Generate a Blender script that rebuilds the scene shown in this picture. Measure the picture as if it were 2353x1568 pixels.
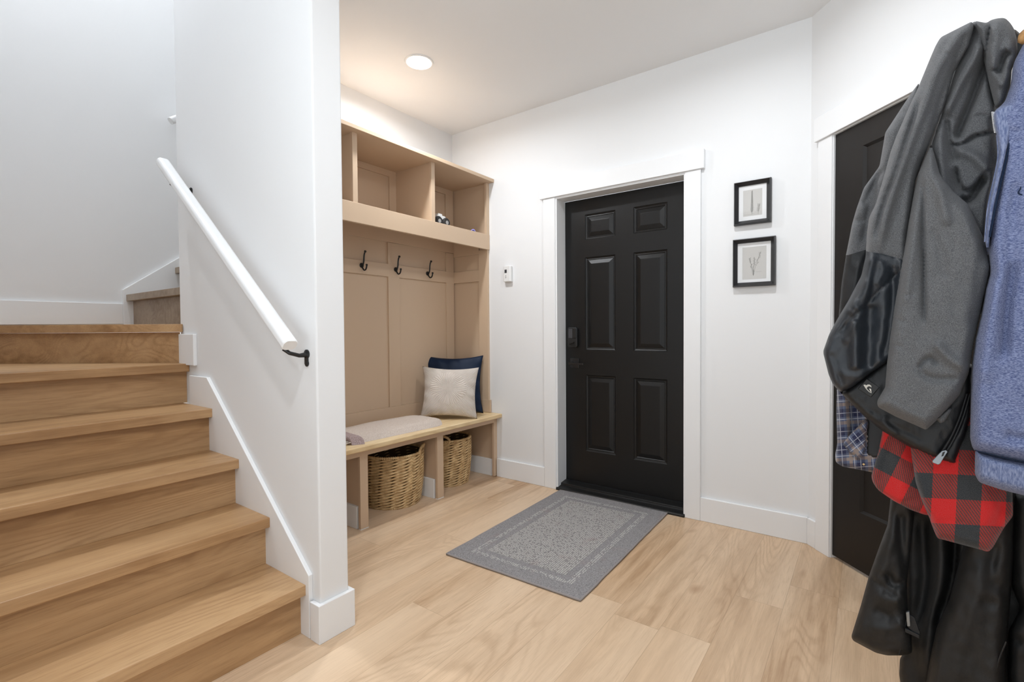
import bpy, bmesh, math, random
import numpy as np
from mathutils import Vector, Matrix, noise
from mathutils.geometry import delaunay_2d_cdt
random.seed(7)
for o in list(bpy.data.objects): bpy.data.objects.remove(o)
SC = bpy.context.scene; COL = SC.collection

# ------------------------------------------------------------------ camera
CAM = Vector((2.76735, -2.97241, 1.13792)); YAW, PIT, ROL, FPX = math.radians(36.162), math.radians(-1.314), math.radians(-.396), 1117.1
fwd = Vector((-math.sin(YAW)*math.cos(PIT), math.cos(YAW)*math.cos(PIT), math.sin(PIT)))
rgt = Vector((math.cos(YAW), math.sin(YAW), 0)); upv = rgt.cross(fwd)
r2 = rgt*math.cos(ROL)+upv*math.sin(ROL); u2 = upv*math.cos(ROL)-rgt*math.sin(ROL)
cd = bpy.data.cameras.new('camera'); cam = bpy.data.objects.new('camera', cd); COL.objects.link(cam)
m = Matrix((r2, u2, -fwd)).transposed().to_4x4(); m.translation = CAM; cam.matrix_world = m
cd.sensor_width = 36; cd.lens = FPX/2353*36; cd.clip_start = .05; SC.camera = cam
# ------------------------------------------------------------------ world, exposure
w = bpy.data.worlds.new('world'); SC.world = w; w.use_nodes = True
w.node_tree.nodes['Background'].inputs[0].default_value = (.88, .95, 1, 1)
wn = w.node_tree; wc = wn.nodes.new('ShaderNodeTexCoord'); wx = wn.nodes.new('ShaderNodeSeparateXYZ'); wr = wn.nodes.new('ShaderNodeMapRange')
wn.links.new(wc.outputs['Generated'], wx.inputs[0]); wn.links.new(wx.outputs[2], wr.inputs[0])       # added fill light through the open back, stronger below the horizon to brighten the ceiling
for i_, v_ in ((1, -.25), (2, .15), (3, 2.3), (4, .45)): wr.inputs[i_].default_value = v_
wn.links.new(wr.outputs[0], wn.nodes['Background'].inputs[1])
SC.view_settings.view_transform = 'Standard'; SC.view_settings.look = 'None'; SC.view_settings.exposure = 0.28
SC.view_settings.gamma = 1; SC.view_settings.use_curve_mapping = False
H = 2.741

# ------------------------------------------------------------------ materials
def NT(name):
    mt = bpy.data.materials.new(name); mt.use_nodes = True
    return mt, mt.node_tree, mt.node_tree.nodes['Principled BSDF']
class G:
    """small node graph helper"""
    def __init__(s, nt): s.nt = nt
    def n(s, t, **k):
        d = s.nt.nodes.new(t)
        for a, b in k.items(): setattr(d, a, b)
        return d
    def put(s, inp, v):
        if isinstance(v, bpy.types.NodeSocket): s.nt.links.new(v, inp)
        else: inp.default_value = v
    def m(s, op, a, b=0., c=None):
        d = s.n('ShaderNodeMath', operation=op); s.put(d.inputs[0], a); s.put(d.inputs[1], b)
        if c is not None: s.put(d.inputs[2], c)
        return d.outputs[0]
    def vec(s, x, y, z):
        d = s.n('ShaderNodeCombineXYZ')
        for i, v in enumerate((x, y, z)): s.put(d.inputs[i], v)
        return d.outputs[0]
    def sep(s, v):
        d = s.n('ShaderNodeSeparateXYZ'); s.put(d.inputs[0], v); return d.outputs
    def noise(s, v, scale, detail=3., rough=.5, dist=0.):
        d = s.n('ShaderNodeTexNoise'); s.put(d.inputs['Vector'], v); d.inputs['Scale'].default_value = scale
        d.inputs['Detail'].default_value = detail; d.inputs['Roughness'].default_value = rough; d.inputs['Distortion'].default_value = dist
        return d.outputs[0]
    def white(s, v):
        d = s.n('ShaderNodeTexWhiteNoise', noise_dimensions='3D'); s.put(d.inputs['Vector'], v); return d.outputs[0]
    def mix(s, f, a, b):
        d = s.n('ShaderNodeMix', data_type='RGBA'); s.put(d.inputs[0], f)
        for i, v in ((6, a), (7, b)):
            s.put(d.inputs[i], (*v, 1) if isinstance(v, tuple) and len(v) == 3 else v)
        return d.outputs[2]
    def rng(s, v, a, b, c=0., e=1.):
        d = s.n('ShaderNodeMapRange'); s.put(d.inputs[0], v)
        for i, q in enumerate((a, b, c, e)): d.inputs[i+1].default_value = q
        return d.outputs[0]
    def obj(s): return s.n('ShaderNodeTexCoord').outputs['Object']
    def uv(s): return s.n('ShaderNodeTexCoord').outputs['UV']
    def bump(s, h, st, d, p):
        b = s.n('ShaderNodeBump'); b.inputs['Strength'].default_value = st; b.inputs['Distance'].default_value = d
        s.put(b.inputs['Height'], h); s.nt.links.new(b.outputs[0], p.inputs['Normal'])
def plain(name, col, rough=.5, bump=0., bs=200., metal=0., spec=.5):
    mt, nt, p = NT(name); g = G(nt)
    p.inputs['Base Color'].default_value = (*col, 1); p.inputs['Roughness'].default_value = rough
    p.inputs['Metallic'].default_value = metal; p.inputs['Specular IOR Level'].default_value = spec
    if bump: g.bump(g.noise(g.obj(), bs, 3.), bump, .002, p)
    return mt
def wood(name, cols, planks=False, gs=1., rough=.45, tint=.0):
    """oak grain along Y; cols = dark, mid, light"""
    mt, nt, p = NT(name); g = G(nt); x, y, z = g.sep(g.obj())
    if planks:
        px = g.m('DIVIDE', g.m('SUBTRACT', x, .16), .18); ix = g.m('FLOOR', px); fx = g.m('FRACT', px)
        r1 = g.white(g.vec(ix, 3.3, 0.)); py = g.m('DIVIDE', g.m('ADD', y, g.m('MULTIPLY', r1, 3.7)), 1.22)
        iy = g.m('FLOOR', py); fy = g.m('FRACT', py); r2_ = g.white(g.vec(ix, iy, 1.7))
    else:
        r2_ = g.n('ShaderNodeObjectInfo').outputs['Random']
    off = g.m('MULTIPLY', r2_, 37.)
    xo = g.m('ADD', x, off)
    v1 = g.vec(xo, g.m('ADD', g.m('MULTIPLY', y, .16), off), z)
    big = g.noise(v1, 5.*gs, 1., .4, .25)                                  # broad figure
    wob = g.noise(g.vec(xo, g.m('MULTIPLY', y, .5), z), 40., 2.)
    con = g.m('SINE', g.m('ADD', g.m('MULTIPLY', big, 150.), g.m('MULTIPLY', wob, 3.)))   # growth rings: cathedrals
    con = g.m('POWER', g.rng(con, -1., 1.), 2.5)
    msk = g.rng(g.noise(v1, 6., 1.), .42, .62)
    fine = g.noise(g.vec(xo, g.m('MULTIPLY', y, .035), z), 260., 3., .65)
    mid = g.noise(g.vec(xo, g.m('MULTIPLY', y, .07), z), 26., 4., .6)
    kn = g.rng(g.noise(g.vec(xo, g.m('MULTIPLY', y, .45), z), 7.5, 1.), .71, .80)
    tone = g.rng(g.noise(v1, 3.2, 2.), .36, .64)
    a = g.mix(g.rng(mid, .36, .64), cols[0], cols[1])
    c = g.mix(g.m('MULTIPLY', tone, .75), a, cols[2])
    dk = tuple(q*k for q, k in zip(cols[0], (.80, .74, .68)))
    c = g.mix(g.m('MULTIPLY', g.rng(fine, .50, .72), .38), c, dk)
    c = g.mix(g.m('MULTIPLY', g.m('MULTIPLY', con, g.m('ADD', msk, .10)), .30), c, dk)
    if planks:
        c = g.mix(g.m('MULTIPLY', r2_, .5), c, cols[2])
        sx = g.m('LESS_THAN', g.m('MINIMUM', fx, g.m('SUBTRACT', 1., fx)), .005)
        sy = g.m('LESS_THAN', g.m('MINIMUM', fy, g.m('SUBTRACT', 1., fy)), .0008)
        c = g.mix(g.m('MULTIPLY', g.m('MAXIMUM', sx, sy), .35), c, tuple(q*.5 for q in cols[0]))
    c = g.mix(g.m('MULTIPLY', kn, .45), c, tuple(q*k for q, k in zip(cols[0], (.68, .52, .38))))
    nt.links.new(c, p.inputs['Base Color']); p.inputs['Roughness'].default_value = rough
    p.inputs['Specular IOR Level'].default_value = .35
    g.bump(fine, .12, .001, p)
    return mt
def heather(name, c1, c2, sc=900., stretch=(1., 1., 1.), rough=.9, bump=.3, sheen=.1):
    mt, nt, p = NT(name); g = G(nt); x, y, z = g.sep(g.obj())
    v = g.vec(g.m('MULTIPLY', x, stretch[0]), g.m('MULTIPLY', y, stretch[1]), g.m('MULTIPLY', z, stretch[2]))
    n = g.noise(v, sc, 2., .6); nt.links.new(g.mix(g.rng(n, .35, .65), c1, c2), p.inputs['Base Color'])
    p.inputs['Roughness'].default_value = rough; p.inputs['Specular IOR Level'].default_value = .25
    p.inputs['Sheen Weight'].default_value = sheen; g.bump(n, bump, .0008, p); return mt
M = {}
M['wall'] = plain('wall_paint', (.83, .835, .84), .6, .06, 320.)
M['ceil'] = plain('ceiling_paint', (.84, .84, .84), .8, .05, 320.)
M['trim'] = plain('trim_paint', (.86, .865, .87), .35)
M['tan'] = plain('tan_cabinet_paint', (.62, .46, .32), .38, .04, 300.)
M['floor'] = wood('oak_plank_floor', ((.41, .25, .135), (.62, .42, .258), (.76, .575, .40)), True, 1., .36)
M['stair'] = wood('stair_oak', ((.31, .165, .070), (.48, .285, .135), (.60, .39, .21)), False, .8, .4)
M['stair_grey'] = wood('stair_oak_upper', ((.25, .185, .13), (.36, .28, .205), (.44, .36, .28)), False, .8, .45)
M['pine'] = wood('bench_pine', ((.66, .44, .21), (.80, .60, .34), (.86, .69, .43)), False, .8, .35)
M['peg'] = wood('stand_wood', ((.35, .17, .06), (.55, .30, .12), (.62, .36, .16)), False, 2., .4)
M['black'] = plain('black_door_paint', (.0075, .007, .0068), .36, .12, 500., spec=.35)
M['door2'] = plain('black_door_paint_satin', (.0115, .0095, .0085), .42, .12, 500., spec=.3)
M['iron'] = plain('black_iron', (.008, .008, .008), .35)
M['plast'] = plain('white_plastic', (.82, .82, .81), .35)
M['screen'] = plain('dark_screen', (.06, .06, .065), .2)
M['greyp'] = plain('grey_print', (.35, .35, .35), .5)
M['frame'] = plain('frame_charcoal', (.018, .018, .02), .35)
M['mat'] = plain('picture_mat', (.86, .86, .86), .8)
M['print'] = plain('print_paper', (.60, .585, .56), .8, .05, 400.)
M['ink'] = plain('pencil_ink', (.26, .25, .23), .9)
M['blackplastic'] = plain('black_plastic', (.012, .012, .012), .4)
M['rubber'] = plain('tyre_rubber', (.018, .017, .017), .7)
M['purple'] = plain('lilac_plastic', (.33, .32, .72), .35)
M['navy'] = plain('navy_satin', (.0045, .015, .042), .5, .35, 260., spec=.25)
M['lever'] = plain('satin_black_lever', (.016, .016, .017), .22)
M['greyfab'] = heather('grey_heather_shell', (.070, .072, .076), (.155, .157, .163), 700., (1, 1, 1.0))
M['blackfab'] = plain('black_shell_fabric', (.0085, .0095, .011), .5, .2, 700., spec=.45)
M['slatefab'] = plain('slate_black_shell', (.018, .022, .028), .42, .25, 600., spec=.5)
M['coatfab'] = plain('black_coat_fabric', (.0125, .0125, .0125), .55, .25, 700., spec=.4)
M['hood'] = heather('blue_heather_fleece', (.062, .083, .19), (.24, .28, .44), 420., (.6, .6, 1.9))
M['rib'] = heather('blue_rib_knit', (.10, .13, .25), (.24, .28, .42), 350., (1, 1, .25))
M['zipm'] = plain('dull_zip_metal', (.25, .27, .29), .35, metal=.8)
M['leather'] = plain('patch_black', (.010, .010, .010), .5)
M['logo'] = plain('patch_cream', (.72, .69, .62), .6)
M['gold'] = plain('brass', (.65, .42, .2), .3, metal=1.)
M['blacktrim'] = plain('black_sill', (.008, .008, .008), .35, .3, 150.)
def mat_glass():
    mt, nt, p = NT('picture_glass'); g = G(nt); out = nt.nodes['Material Output']
    t = g.n('ShaderNodeBsdfTransparent'); gl = g.n('ShaderNodeBsdfGlossy'); gl.inputs['Roughness'].default_value = .02
    mx = g.n('ShaderNodeMixShader'); mx.inputs[0].default_value = .03
    nt.links.new(t.outputs[0], mx.inputs[1]); nt.links.new(gl.outputs[0], mx.inputs[2]); nt.links.new(mx.outputs[0], out.inputs[0]); return mt
M['glass'] = mat_glass()
def mat_emit(name, col, s):
    mt, nt, p = NT(name); p.inputs['Base Color'].default_value = (*col, 1)
    p.inputs['Emission Color'].default_value = (*col, 1); p.inputs['Emission Strength'].default_value = s; return mt
M['lens'] = mat_emit('lamp_lens', (1, .98, .95), 14.)
def mat_basket():
    mt, nt, p = NT('water_hyacinth'); g = G(nt); v = g.obj(); n = g.noise(v, 28., 3.); n2 = g.noise(v, 260., 2.)
    c = g.mix(g.rng(n, .3, .7), (.38, .22, .085), (.76, .54, .28)); c = g.mix(g.m('MULTIPLY', g.rng(n2, .4, .7), .5), c, (.70, .53, .31))
    nt.links.new(c, p.inputs['Base Color']); p.inputs['Roughness'].default_value = .6; g.bump(n2, .3, .001, p); return mt
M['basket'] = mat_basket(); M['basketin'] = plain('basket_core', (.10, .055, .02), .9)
def mat_rug():
    mt, nt, p = NT('rug_weave'); g = G(nt); x, y, z = g.sep(g.obj())
    hx, hy = .375, .59
    e = g.m('MINIMUM', g.m('SUBTRACT', hx, g.m('ABSOLUTE', x)), g.m('SUBTRACT', hy, g.m('ABSOLUTE', y)))
    vv = g.vec(g.m('DIVIDE', x, .0105), g.m('DIVIDE', y, .0085), 0.)
    vo = g.n('ShaderNodeTexVoronoi'); vo.inputs['Scale'].default_value = 1.; vo.inputs['Randomness'].default_value = .22; g.put(vo.inputs['Vector'], vv)
    dot = g.rng(vo.outputs['Distance'], .30, .44, 1., 0.); cell = g.sep(vo.outputs['Color'])[0]
    inner = g.m('GREATER_THAN', e, .148); ring = g.m('MULTIPLY', g.m('GREATER_THAN', e, .088), g.m('LESS_THAN', e, .114))
    m1 = g.m('MULTIPLY', g.m('MAXIMUM', g.m('MULTIPLY', inner, g.m('GREATER_THAN', cell, .16)), g.m('MULTIPLY', ring, g.m('GREATER_THAN', cell, .3))), dot)
    n = g.noise(g.obj(), 260., 3., .7); n3 = g.noise(g.obj(), 9., 2.)
    base = g.mix(g.rng(n, .3, .7), (.13, .125, .127), (.42, .40, .40))
    base = g.mix(g.m('MULTIPLY', inner, .35), base, (.27, .25, .23))
    c = g.mix(m1, base, (.62, .60, .57)); c = g.mix(g.m('MULTIPLY', g.rng(n3, .6, .75), .25), c, (.30, .20, .19))
    nt.links.new(c, p.inputs['Base Color']); p.inputs['Roughness'].default_value = .95; p.inputs['Specular IOR Level'].default_value = .1
    g.bump(g.m('ADD', g.m('MULTIPLY', n, .6), g.m('MULTIPLY', m1, .5)), .9, .004, p); return mt
M['rug'] = mat_rug(); M['rugedge'] = plain('rug_binding', (.30, .27, .26), .9, .5, 500.)
def mat_plaid(name, kind, scale, ang, u0=0., v0=0.):
    mt, nt, p = NT(name); g = G(nt); u, v, _ = g.sep(g.uv()); a = math.radians(ang); u = g.m('SUBTRACT', u, u0); v = g.m('SUBTRACT', v, v0)
    U = g.m('DIVIDE', g.m('ADD', g.m('MULTIPLY', u, math.cos(a)), g.m('MULTIPLY', v, math.sin(a))), scale)
    V = g.m('DIVIDE', g.m('SUBTRACT', g.m('MULTIPLY', v, math.cos(a)), g.m('MULTIPLY', u, math.sin(a))), scale)
    n = g.noise(g.uv(), 60., 2., .7)
    if kind == 'red':
        su = g.m('GREATER_THAN', g.m('FRACT', g.m('MULTIPLY', U, .5)), .5); sv = g.m('GREATER_THAN', g.m('FRACT', g.m('MULTIPLY', V, .5)), .5)
        tw = g.m('GREATER_THAN', g.m('FRACT', g.m('MULTIPLY', g.m('ADD', U, g.m('MULTIPLY', V, .8)), 8.)), .52)
        both = g.m('MULTIPLY', su, sv); either = g.m('MAXIMUM', su, sv)
        half = g.mix(tw, (.31, .018, .016), (.085, .032, .026))
        c = g.mix(either, (.56, .008, .008), half); c = g.mix(both, c, (.022, .027, .03))
    else:
        def band(t, lo, hi): f = g.m('FRACT', t); return g.m('MULTIPLY', g.m('GREATER_THAN', f, lo), g.m('LESS_THAN', f, hi))
        nb = g.m('MULTIPLY', g.m('ADD', band(U, .0, .45), band(V, .0, .45)), .5); tb = g.m('MAXIMUM', band(U, .6, .78), band(V, .6, .78))
        wl = g.m('MAXIMUM', g.m('MAXIMUM', band(U, .20, .235), band(V, .20, .235)), g.m('MAXIMUM', band(U, .86, .90), band(V, .86, .90)))
        c = g.mix(tb, (.10, .125, .20), (.24, .19, .17)); c = g.mix(nb, c, (.008, .013, .055)); c = g.mix(g.m('MULTIPLY', wl, .7), c, (.48, .50, .56))
    c = g.mix(g.m('MULTIPLY', g.rng(n, .35, .7), .18), c, (.3, .28, .28))
    nt.links.new(c, p.inputs['Base Color']); p.inputs['Roughness'].default_value = .95; p.inputs['Specular IOR Level'].default_value = .1
    p.inputs['Sheen Weight'].default_value = .15; g.bump(n, .4, .001, p); return mt
M['red1'] = mat_plaid('buffalo_plaid_body', 'red', .57, -3, 21.38, -12.02); M['red2'] = mat_plaid('buffalo_plaid_flap', 'red', .48, -27, 20.26, -11.37)
M['bluep'] = mat_plaid('blue_plaid_flannel', 'blue', .42, 4); M['bluep2'] = mat_plaid('blue_plaid_lapel', 'blue', .42, 38)
def mat_cushion():
    mt, nt, p = NT('cream_embossed_cotton'); g = G(nt); u, v, _ = g.sep(g.uv())
    du = g.m('SUBTRACT', u, .5); dv = g.m('SUBTRACT', v, .58); ang = g.m('ARCTAN2', dv, du)
    r = g.m('SQRT', g.m('ADD', g.m('MULTIPLY', du, du), g.m('MULTIPLY', dv, dv)))
    rays = g.m('ABSOLUTE', g.m('SINE', g.m('ADD', g.m('MULTIPLY', ang, 22.), g.m('MULTIPLY', g.noise(g.uv(), 5., 2.), 9.))))
    dia = g.m('ABSOLUTE', g.m('SINE', g.m('MULTIPLY', g.m('SUBTRACT', g.m('ABSOLUTE', du), g.m('ABSOLUTE', dv)), 95.)))
    h = g.n('ShaderNodeMix'); rays = g.m('MULTIPLY', rays, g.rng(r, .0, .12)); g.put(h.inputs[0], g.m('GREATER_THAN', r, .32)); g.put(h.inputs[2], rays); g.put(h.inputs[3], dia)
    n = g.noise(g.uv(), 90., 2.)
    c = g.mix(g.rng(h.outputs[0], .0, .35, 1., 0.), (.68, .61, .55), (.60, .53, .47)); nt.links.new(c, p.inputs['Base Color'])
    p.inputs['Roughness'].default_value = .9; g.bump(g.m('ADD', h.outputs[0], g.m('MULTIPLY', n, .5)), .8, .003, p); return mt
M['cream'] = mat_cushion()
def mat_throw():
    mt, nt, p = NT('oatmeal_wool'); g = G(nt); n = g.noise(g.obj(), 190., 4., .7); n1 = g.noise(g.obj(), 20., 2.)
    c = g.mix(g.rng(n, .3, .7), (.46, .36, .30), (.74, .66, .59)); c = g.mix(g.m('MULTIPLY', n1, .3), c, (.66, .57, .50))
    nt.links.new(c, p.inputs['Base Color']); p.inputs['Roughness'].default_value = .95; g.bump(n, .9, .003, p); return mt
M['throw'] = mat_throw(); M['throwmauve'] = heather('mauve_band_wool', (.20, .13, .13), (.50, .40, .38), 300., bump=.8); M['fringe'] = plain('cream_fringe', (.66, .58, .5), .9)

# ------------------------------------------------------------------ mesh helpers
ORG = {}
class MB:
    def __init__(s): s.v = []; s.f = []; s.uv = None
    def box(s, x0, x1, y0, y1, z0, z1, mtx=None):
        b = len(s.v); P = [(x, y, z) for z in (z0, z1) for x, y in ((x0, y0), (x1, y0), (x1, y1), (x0, y1))]
        if mtx is not None: P = [tuple(mtx @ Vector(p)) for p in P]
        s.v += P; s.f += [tuple(b+i for i in q) for q in ((3, 2, 1, 0), (4, 5, 6, 7), (0, 1, 5, 4), (1, 2, 6, 5), (2, 3, 7, 6), (3, 0, 4, 7))]; return s
    def prism(s, pts, ext, mtx=None):
        """pts: 3D polygon, ext: extrusion vector"""
        b = len(s.v); n = len(pts); e = Vector(ext); P = [Vector(p) for p in pts]; P = P+[p+e for p in P]
        nrm = sum(((P[i]-P[0]).cross(P[i+1]-P[0]) for i in range(1, n-1)), Vector())
        fl = nrm.dot(e) > 0
        if mtx is not None: P = [mtx @ p for p in P]
        s.v += [tuple(p) for p in P]
        fs = [tuple(range(n)), tuple(range(2*n-1, n-1, -1))]+[(i, i+n, (i+1) % n+n, (i+1) % n) for i in range(n)]
        if fl: fs = [tuple(reversed(q)) for q in fs]
        s.f += [tuple(b+i for i in q) for q in fs]; return s
    def tube(s, path, rad, sides=8, closed=False, caps=True, squash=None):
        P = [Vector(p) for p in path]; n = len(P); b = len(s.v); R = rad if hasattr(rad, '__len__') else [rad]*n
        prev = None
        for i, p in enumerate(P):
            t = (P[(i+1) % n]-P[i-1]) if (closed or 0 < i < n-1) else (P[1]-P[0] if i == 0 else P[-1]-P[-2])
            t.normalize()
            if prev is None:
                a = Vector((0, 0, 1)) if abs(t.z) < .9 else Vector((1, 0, 0)); u = t.cross(a).normalized()
            else: u = (prev-t*prev.dot(t)).normalized()
            prev = u; q = t.cross(u)
            for k in range(sides):
                th = 2*math.pi*k/sides; s.v.append(tuple(p+(u*math.cos(th)+q*math.sin(th))*R[i]))
        m_ = n if closed else n-1
        for i in range(m_):
            for k in range(sides):
                a, c = b+i*sides, b+((i+1) % n)*sides; k2 = (k+1) % sides; s.f.append((a+k, a+k2, c+k2, c+k))
        if caps and not closed:
            s.f.append(tuple(b+k for k in reversed(range(sides)))); s.f.append(tuple(b+(n-1)*sides+k for k in range(sides)))
        return s
    def lathe(s, prof, c, sides=32, axis='Z', capped=True):
        b = len(s.v); n = len(prof); c = Vector(c)
        for r, h in prof:
            for k in range(sides):
                th = 2*math.pi*k/sides; a, d = r*math.cos(th), r*math.sin(th)
                s.v.append(tuple(c+Vector({'Z': (a, d, h), 'Y': (a, h, d), 'X': (h, a, d)}[axis])))
        for i in range(n-1):
            for k in range(sides):
                k2 = (k+1) % sides; q = (b+i*sides+k, b+i*sides+k2, b+(i+1)*sides+k2, b+(i+1)*sides+k)
                s.f.append(q if axis != 'Y' else q[::-1])
        if capped:
            s.f.append(tuple(b+k for k in reversed(range(sides)))); s.f.append(tuple(b+(n-1)*sides+k for k in range(sides)))
        return s
def link(name, data, parent=None, label=None):
    o = bpy.data.objects.new(name, data); COL.objects.link(o)
    if parent is not None: o.parent = parent
    if label: o['label'] = label
    return o
def obj(name, mb, mat, parent=None, label=None, bevel=0., smooth=False, org=None, seg=2):
    o0 = ORG.get(parent.name if parent else None, Vector((0, 0, 0)))
    o_ = Vector(org) if org is not None else (o0 if parent is not None else Vector((0, 0, 0)))
    me = bpy.data.meshes.new(name); me.from_pydata([tuple(Vector(v)-o_) for v in mb.v], [], mb.f)
    if mb.uv is not None:
        L = me.uv_layers.new(name='UVMap'); vi = np.empty(len(me.loops), np.int32); me.loops.foreach_get('vertex_index', vi)
        L.data.foreach_set('uv', np.asarray(mb.uv, np.float32)[vi].ravel())
    me.materials.append(M[mat] if isinstance(mat, str) else mat)
    if smooth: me.polygons.foreach_set('use_smooth', [True]*len(me.polygons))
    o = link(name, me, parent, label); o.location = o_-o0; ORG[o.name] = o_
    if bevel:
        b = o.modifiers.new('bevel', 'BEVEL'); b.width = bevel; b.segments = seg; b.limit_method = 'ANGLE'; b.angle_limit = math.radians(40)
    return o
def struct(o): o['kind'] = 'structure'; return o
def tag(o, label, cat, group=None):
    o['label'] = label; o['category'] = cat
    if group: o['group'] = group
    return o
def thing(name, label, cat, loc, group=None):
    o = link(name, None); o.location = loc; o.empty_display_size = .05; ORG[o.name] = Vector(loc); return tag(o, label, cat, group)

# ------------------------------------------------------------------ room shell
XP, YA, YB = 1.16, -1.972, -1.852          # stub wall end, stair face, cabinet face
ZU = 5.0                                     # stairwell height
A47 = math.radians(47); AD = Vector((math.cos(A47), -math.sin(A47), 0)); AN = Vector((-math.sin(A47), -math.cos(A47), 0))  # angled wall: along / into room
AP = Vector((2.525, 0, 0)); LEN = 1.35
AE = AP+AD*LEN                              # where the angled wall meets the right wall
struct(obj('floor', MB().box(XP-.12, 4.6, -4.4, .3, -.1, 0).box(-.05, XP-.12, -1.86, .3, -.1, 0), 'floor'))
cl = MB().prism([(XP+.001, -4.4, H), (4.6, -4.4, H), (4.6, .3, H), (-.045, .3, H), (-.045, YA+.03, H), (XP+.001, YA+.03, H)], (0, 0, .25))
struct(obj('ceiling', cl, 'ceil'))
struct(obj('ceiling_stairwell', MB().box(-1.12, XP+.1, -3.1, 3, ZU, ZU+.1), 'ceil'))
# door wall with a doorway cut through
DX0, DX1, DZ = .985, 1.89, 2.068
wb = MB().box(-.05, DX0, 0, .16, 0, H).box(DX1, 2.62, 0, .16, 0, H).box(DX0, DX1, 0, .16, DZ, H)
struct(obj('wall_back', wb, 'wall'))
struct(obj('wall_left', MB().box(-.05, 0, YB, 0, 0, H), 'wall'))
struct(obj('wall_partition', MB().box(-.05, XP, YA, YB, 0, ZU), 'wall', bevel=.006))
struct(obj('wall_upper_left', MB().box(-.05, 0.0, YB, 3.0, H+.0, ZU), 'wall'))
struct(obj('wall_stairwell', MB().box(-1.12, -1.0, -3.1, 3, -.1, ZU), 'wall'))
struct(obj('wall_stairwell_front', MB().box(-1.0, XP, -3.1, -2.98, -.1, ZU), 'wall'))
struct(obj('wall_stairwell_far', MB().box(-1.0, -.05, 2.9, 3, -.1, ZU), 'wall'))
struct(obj('wall_above_stairs', MB().box(XP, XP+.1, -3.1, YA, H, ZU), 'wall'))
def AW(s0, s1, n0, n1, z0, z1, mb):
    """box on the angled wall: s along it, n out into the room"""
    Q = [AP+AD*s+AN*n for s, n in ((s0, n0), (s1, n0), (s1, n1), (s0, n1))]
    return mb.prism([Vector((q.x, q.y, z0)) for q in Q], (0, 0, z1-z0))
S0, S1 = .155, .925
wa = MB(); AW(0, S0, -.12, 0, 0, H, wa); AW(S1, LEN, -.12, 0, 0, H, wa); AW(S0, S1, -.12, 0, 2.083, H, wa)
struct(obj('wall_angled', wa, 'wall'))
struct(obj('wall_right', MB().box(AE.x, AE.x+.12, -3.3, AE.y+.06, 0, H), 'wall'))

# ------------------------------------------------------------------ baseboards, casings
HB = .139
def rounded(mbx, name, bev=.0025): return struct(obj(name, mbx, 'trim', bevel=bev))
rounded(MB().box(.451, .888, -.016, 0, 0, HB), 'baseboard_back')
rounded(MB().box(1.977, 2.52, -.016, 0, 0, HB), 'baseboard_back_right')
rounded(AW(.008, .066, 0, .016, 0, HB, MB()), 'baseboard_angled')
pb = MB().prism([(1.118, -1.989, 0), (1.177, -1.989, 0), (1.177, -1.836, 0), (.46, -1.836, 0), (.46, YB, 0), (XP, YB, 0), (XP, YA, 0), (1.118, YA, 0)], (0, 0, HB+.003))
rounded(pb, 'baseboard_partition')
rounded(MB().box(AE.x-.016, AE.x, -3.3, AE.y-.02, 0, HB), 'baseboard_right')
lb = MB().prism([(-1.0, -1.95, 1.19), (-1.0, -3.0, 1.178), (-1.0, -3.0, 1.318), (-1.0, -1.95, 1.318)], (.016, 0, 0))
rounded(lb, 'baseboard_stairwell')
rounded(MB().box(.890, .988, -.019, 0, 0, DZ).box(1.888, 1.977, -.019, 0, 0, DZ).box(.868, 1.998, -.030, 0, DZ, 2.178), 'trim_1')
# jamb lining and stop of door 1
rounded(MB().box(DX0-.001, 1.0, -.012, .105, 0, DZ).box(1.878, DX1, -.012, .105, 0, DZ).box(1.0, 1.878, -.012, .105, DZ-.014, DZ+.002), 'trim_2', .0015)
tr = MB(); AW(.070, S0+.006, 0, .019, 0, 2.075, tr); AW(S1-.004, S1+.085, 0, .019, 0, 2.075, tr); AW(.055, S1+.10, 0, .03, 2.075, 2.19, tr)
rounded(tr, 'trim_3')
jl = MB(); AW(S0-.001, S0+.010, -.10, .012, 0, 2.08, jl); AW(S1-.010, S1+.001, -.10, .012, 0, 2.08, jl); AW(S0, S1, -.10, .012, 2.072, 2.084, jl)
rounded(jl, 'trim_4', .0015)
# stair skirt boards
sk = MB().prism([(1.113, YA, 0), (1.113, YA, .236), (.284, YA, .926), (.09, YA, .926), (.09, YA, 0)], (0, -.0165, 0))
rounded(sk, 'trim_5')
rounded(MB().box(-.03, .145, YA-.0165, YA, .975, 1.128), 'trim_6')
s7 = MB().prism([(-1.0, -1.95, 1.17), (-1.0, -1.95, 1.405), (-1.0, .2, 3.03), (-1.0, .2, 1.17)], (.018, 0, 0))
rounded(s7, 'trim_7')
rounded(MB().box(-.05, -.066, YA+.01, .2, 1.18, 1.2), 'trim_8')

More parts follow.
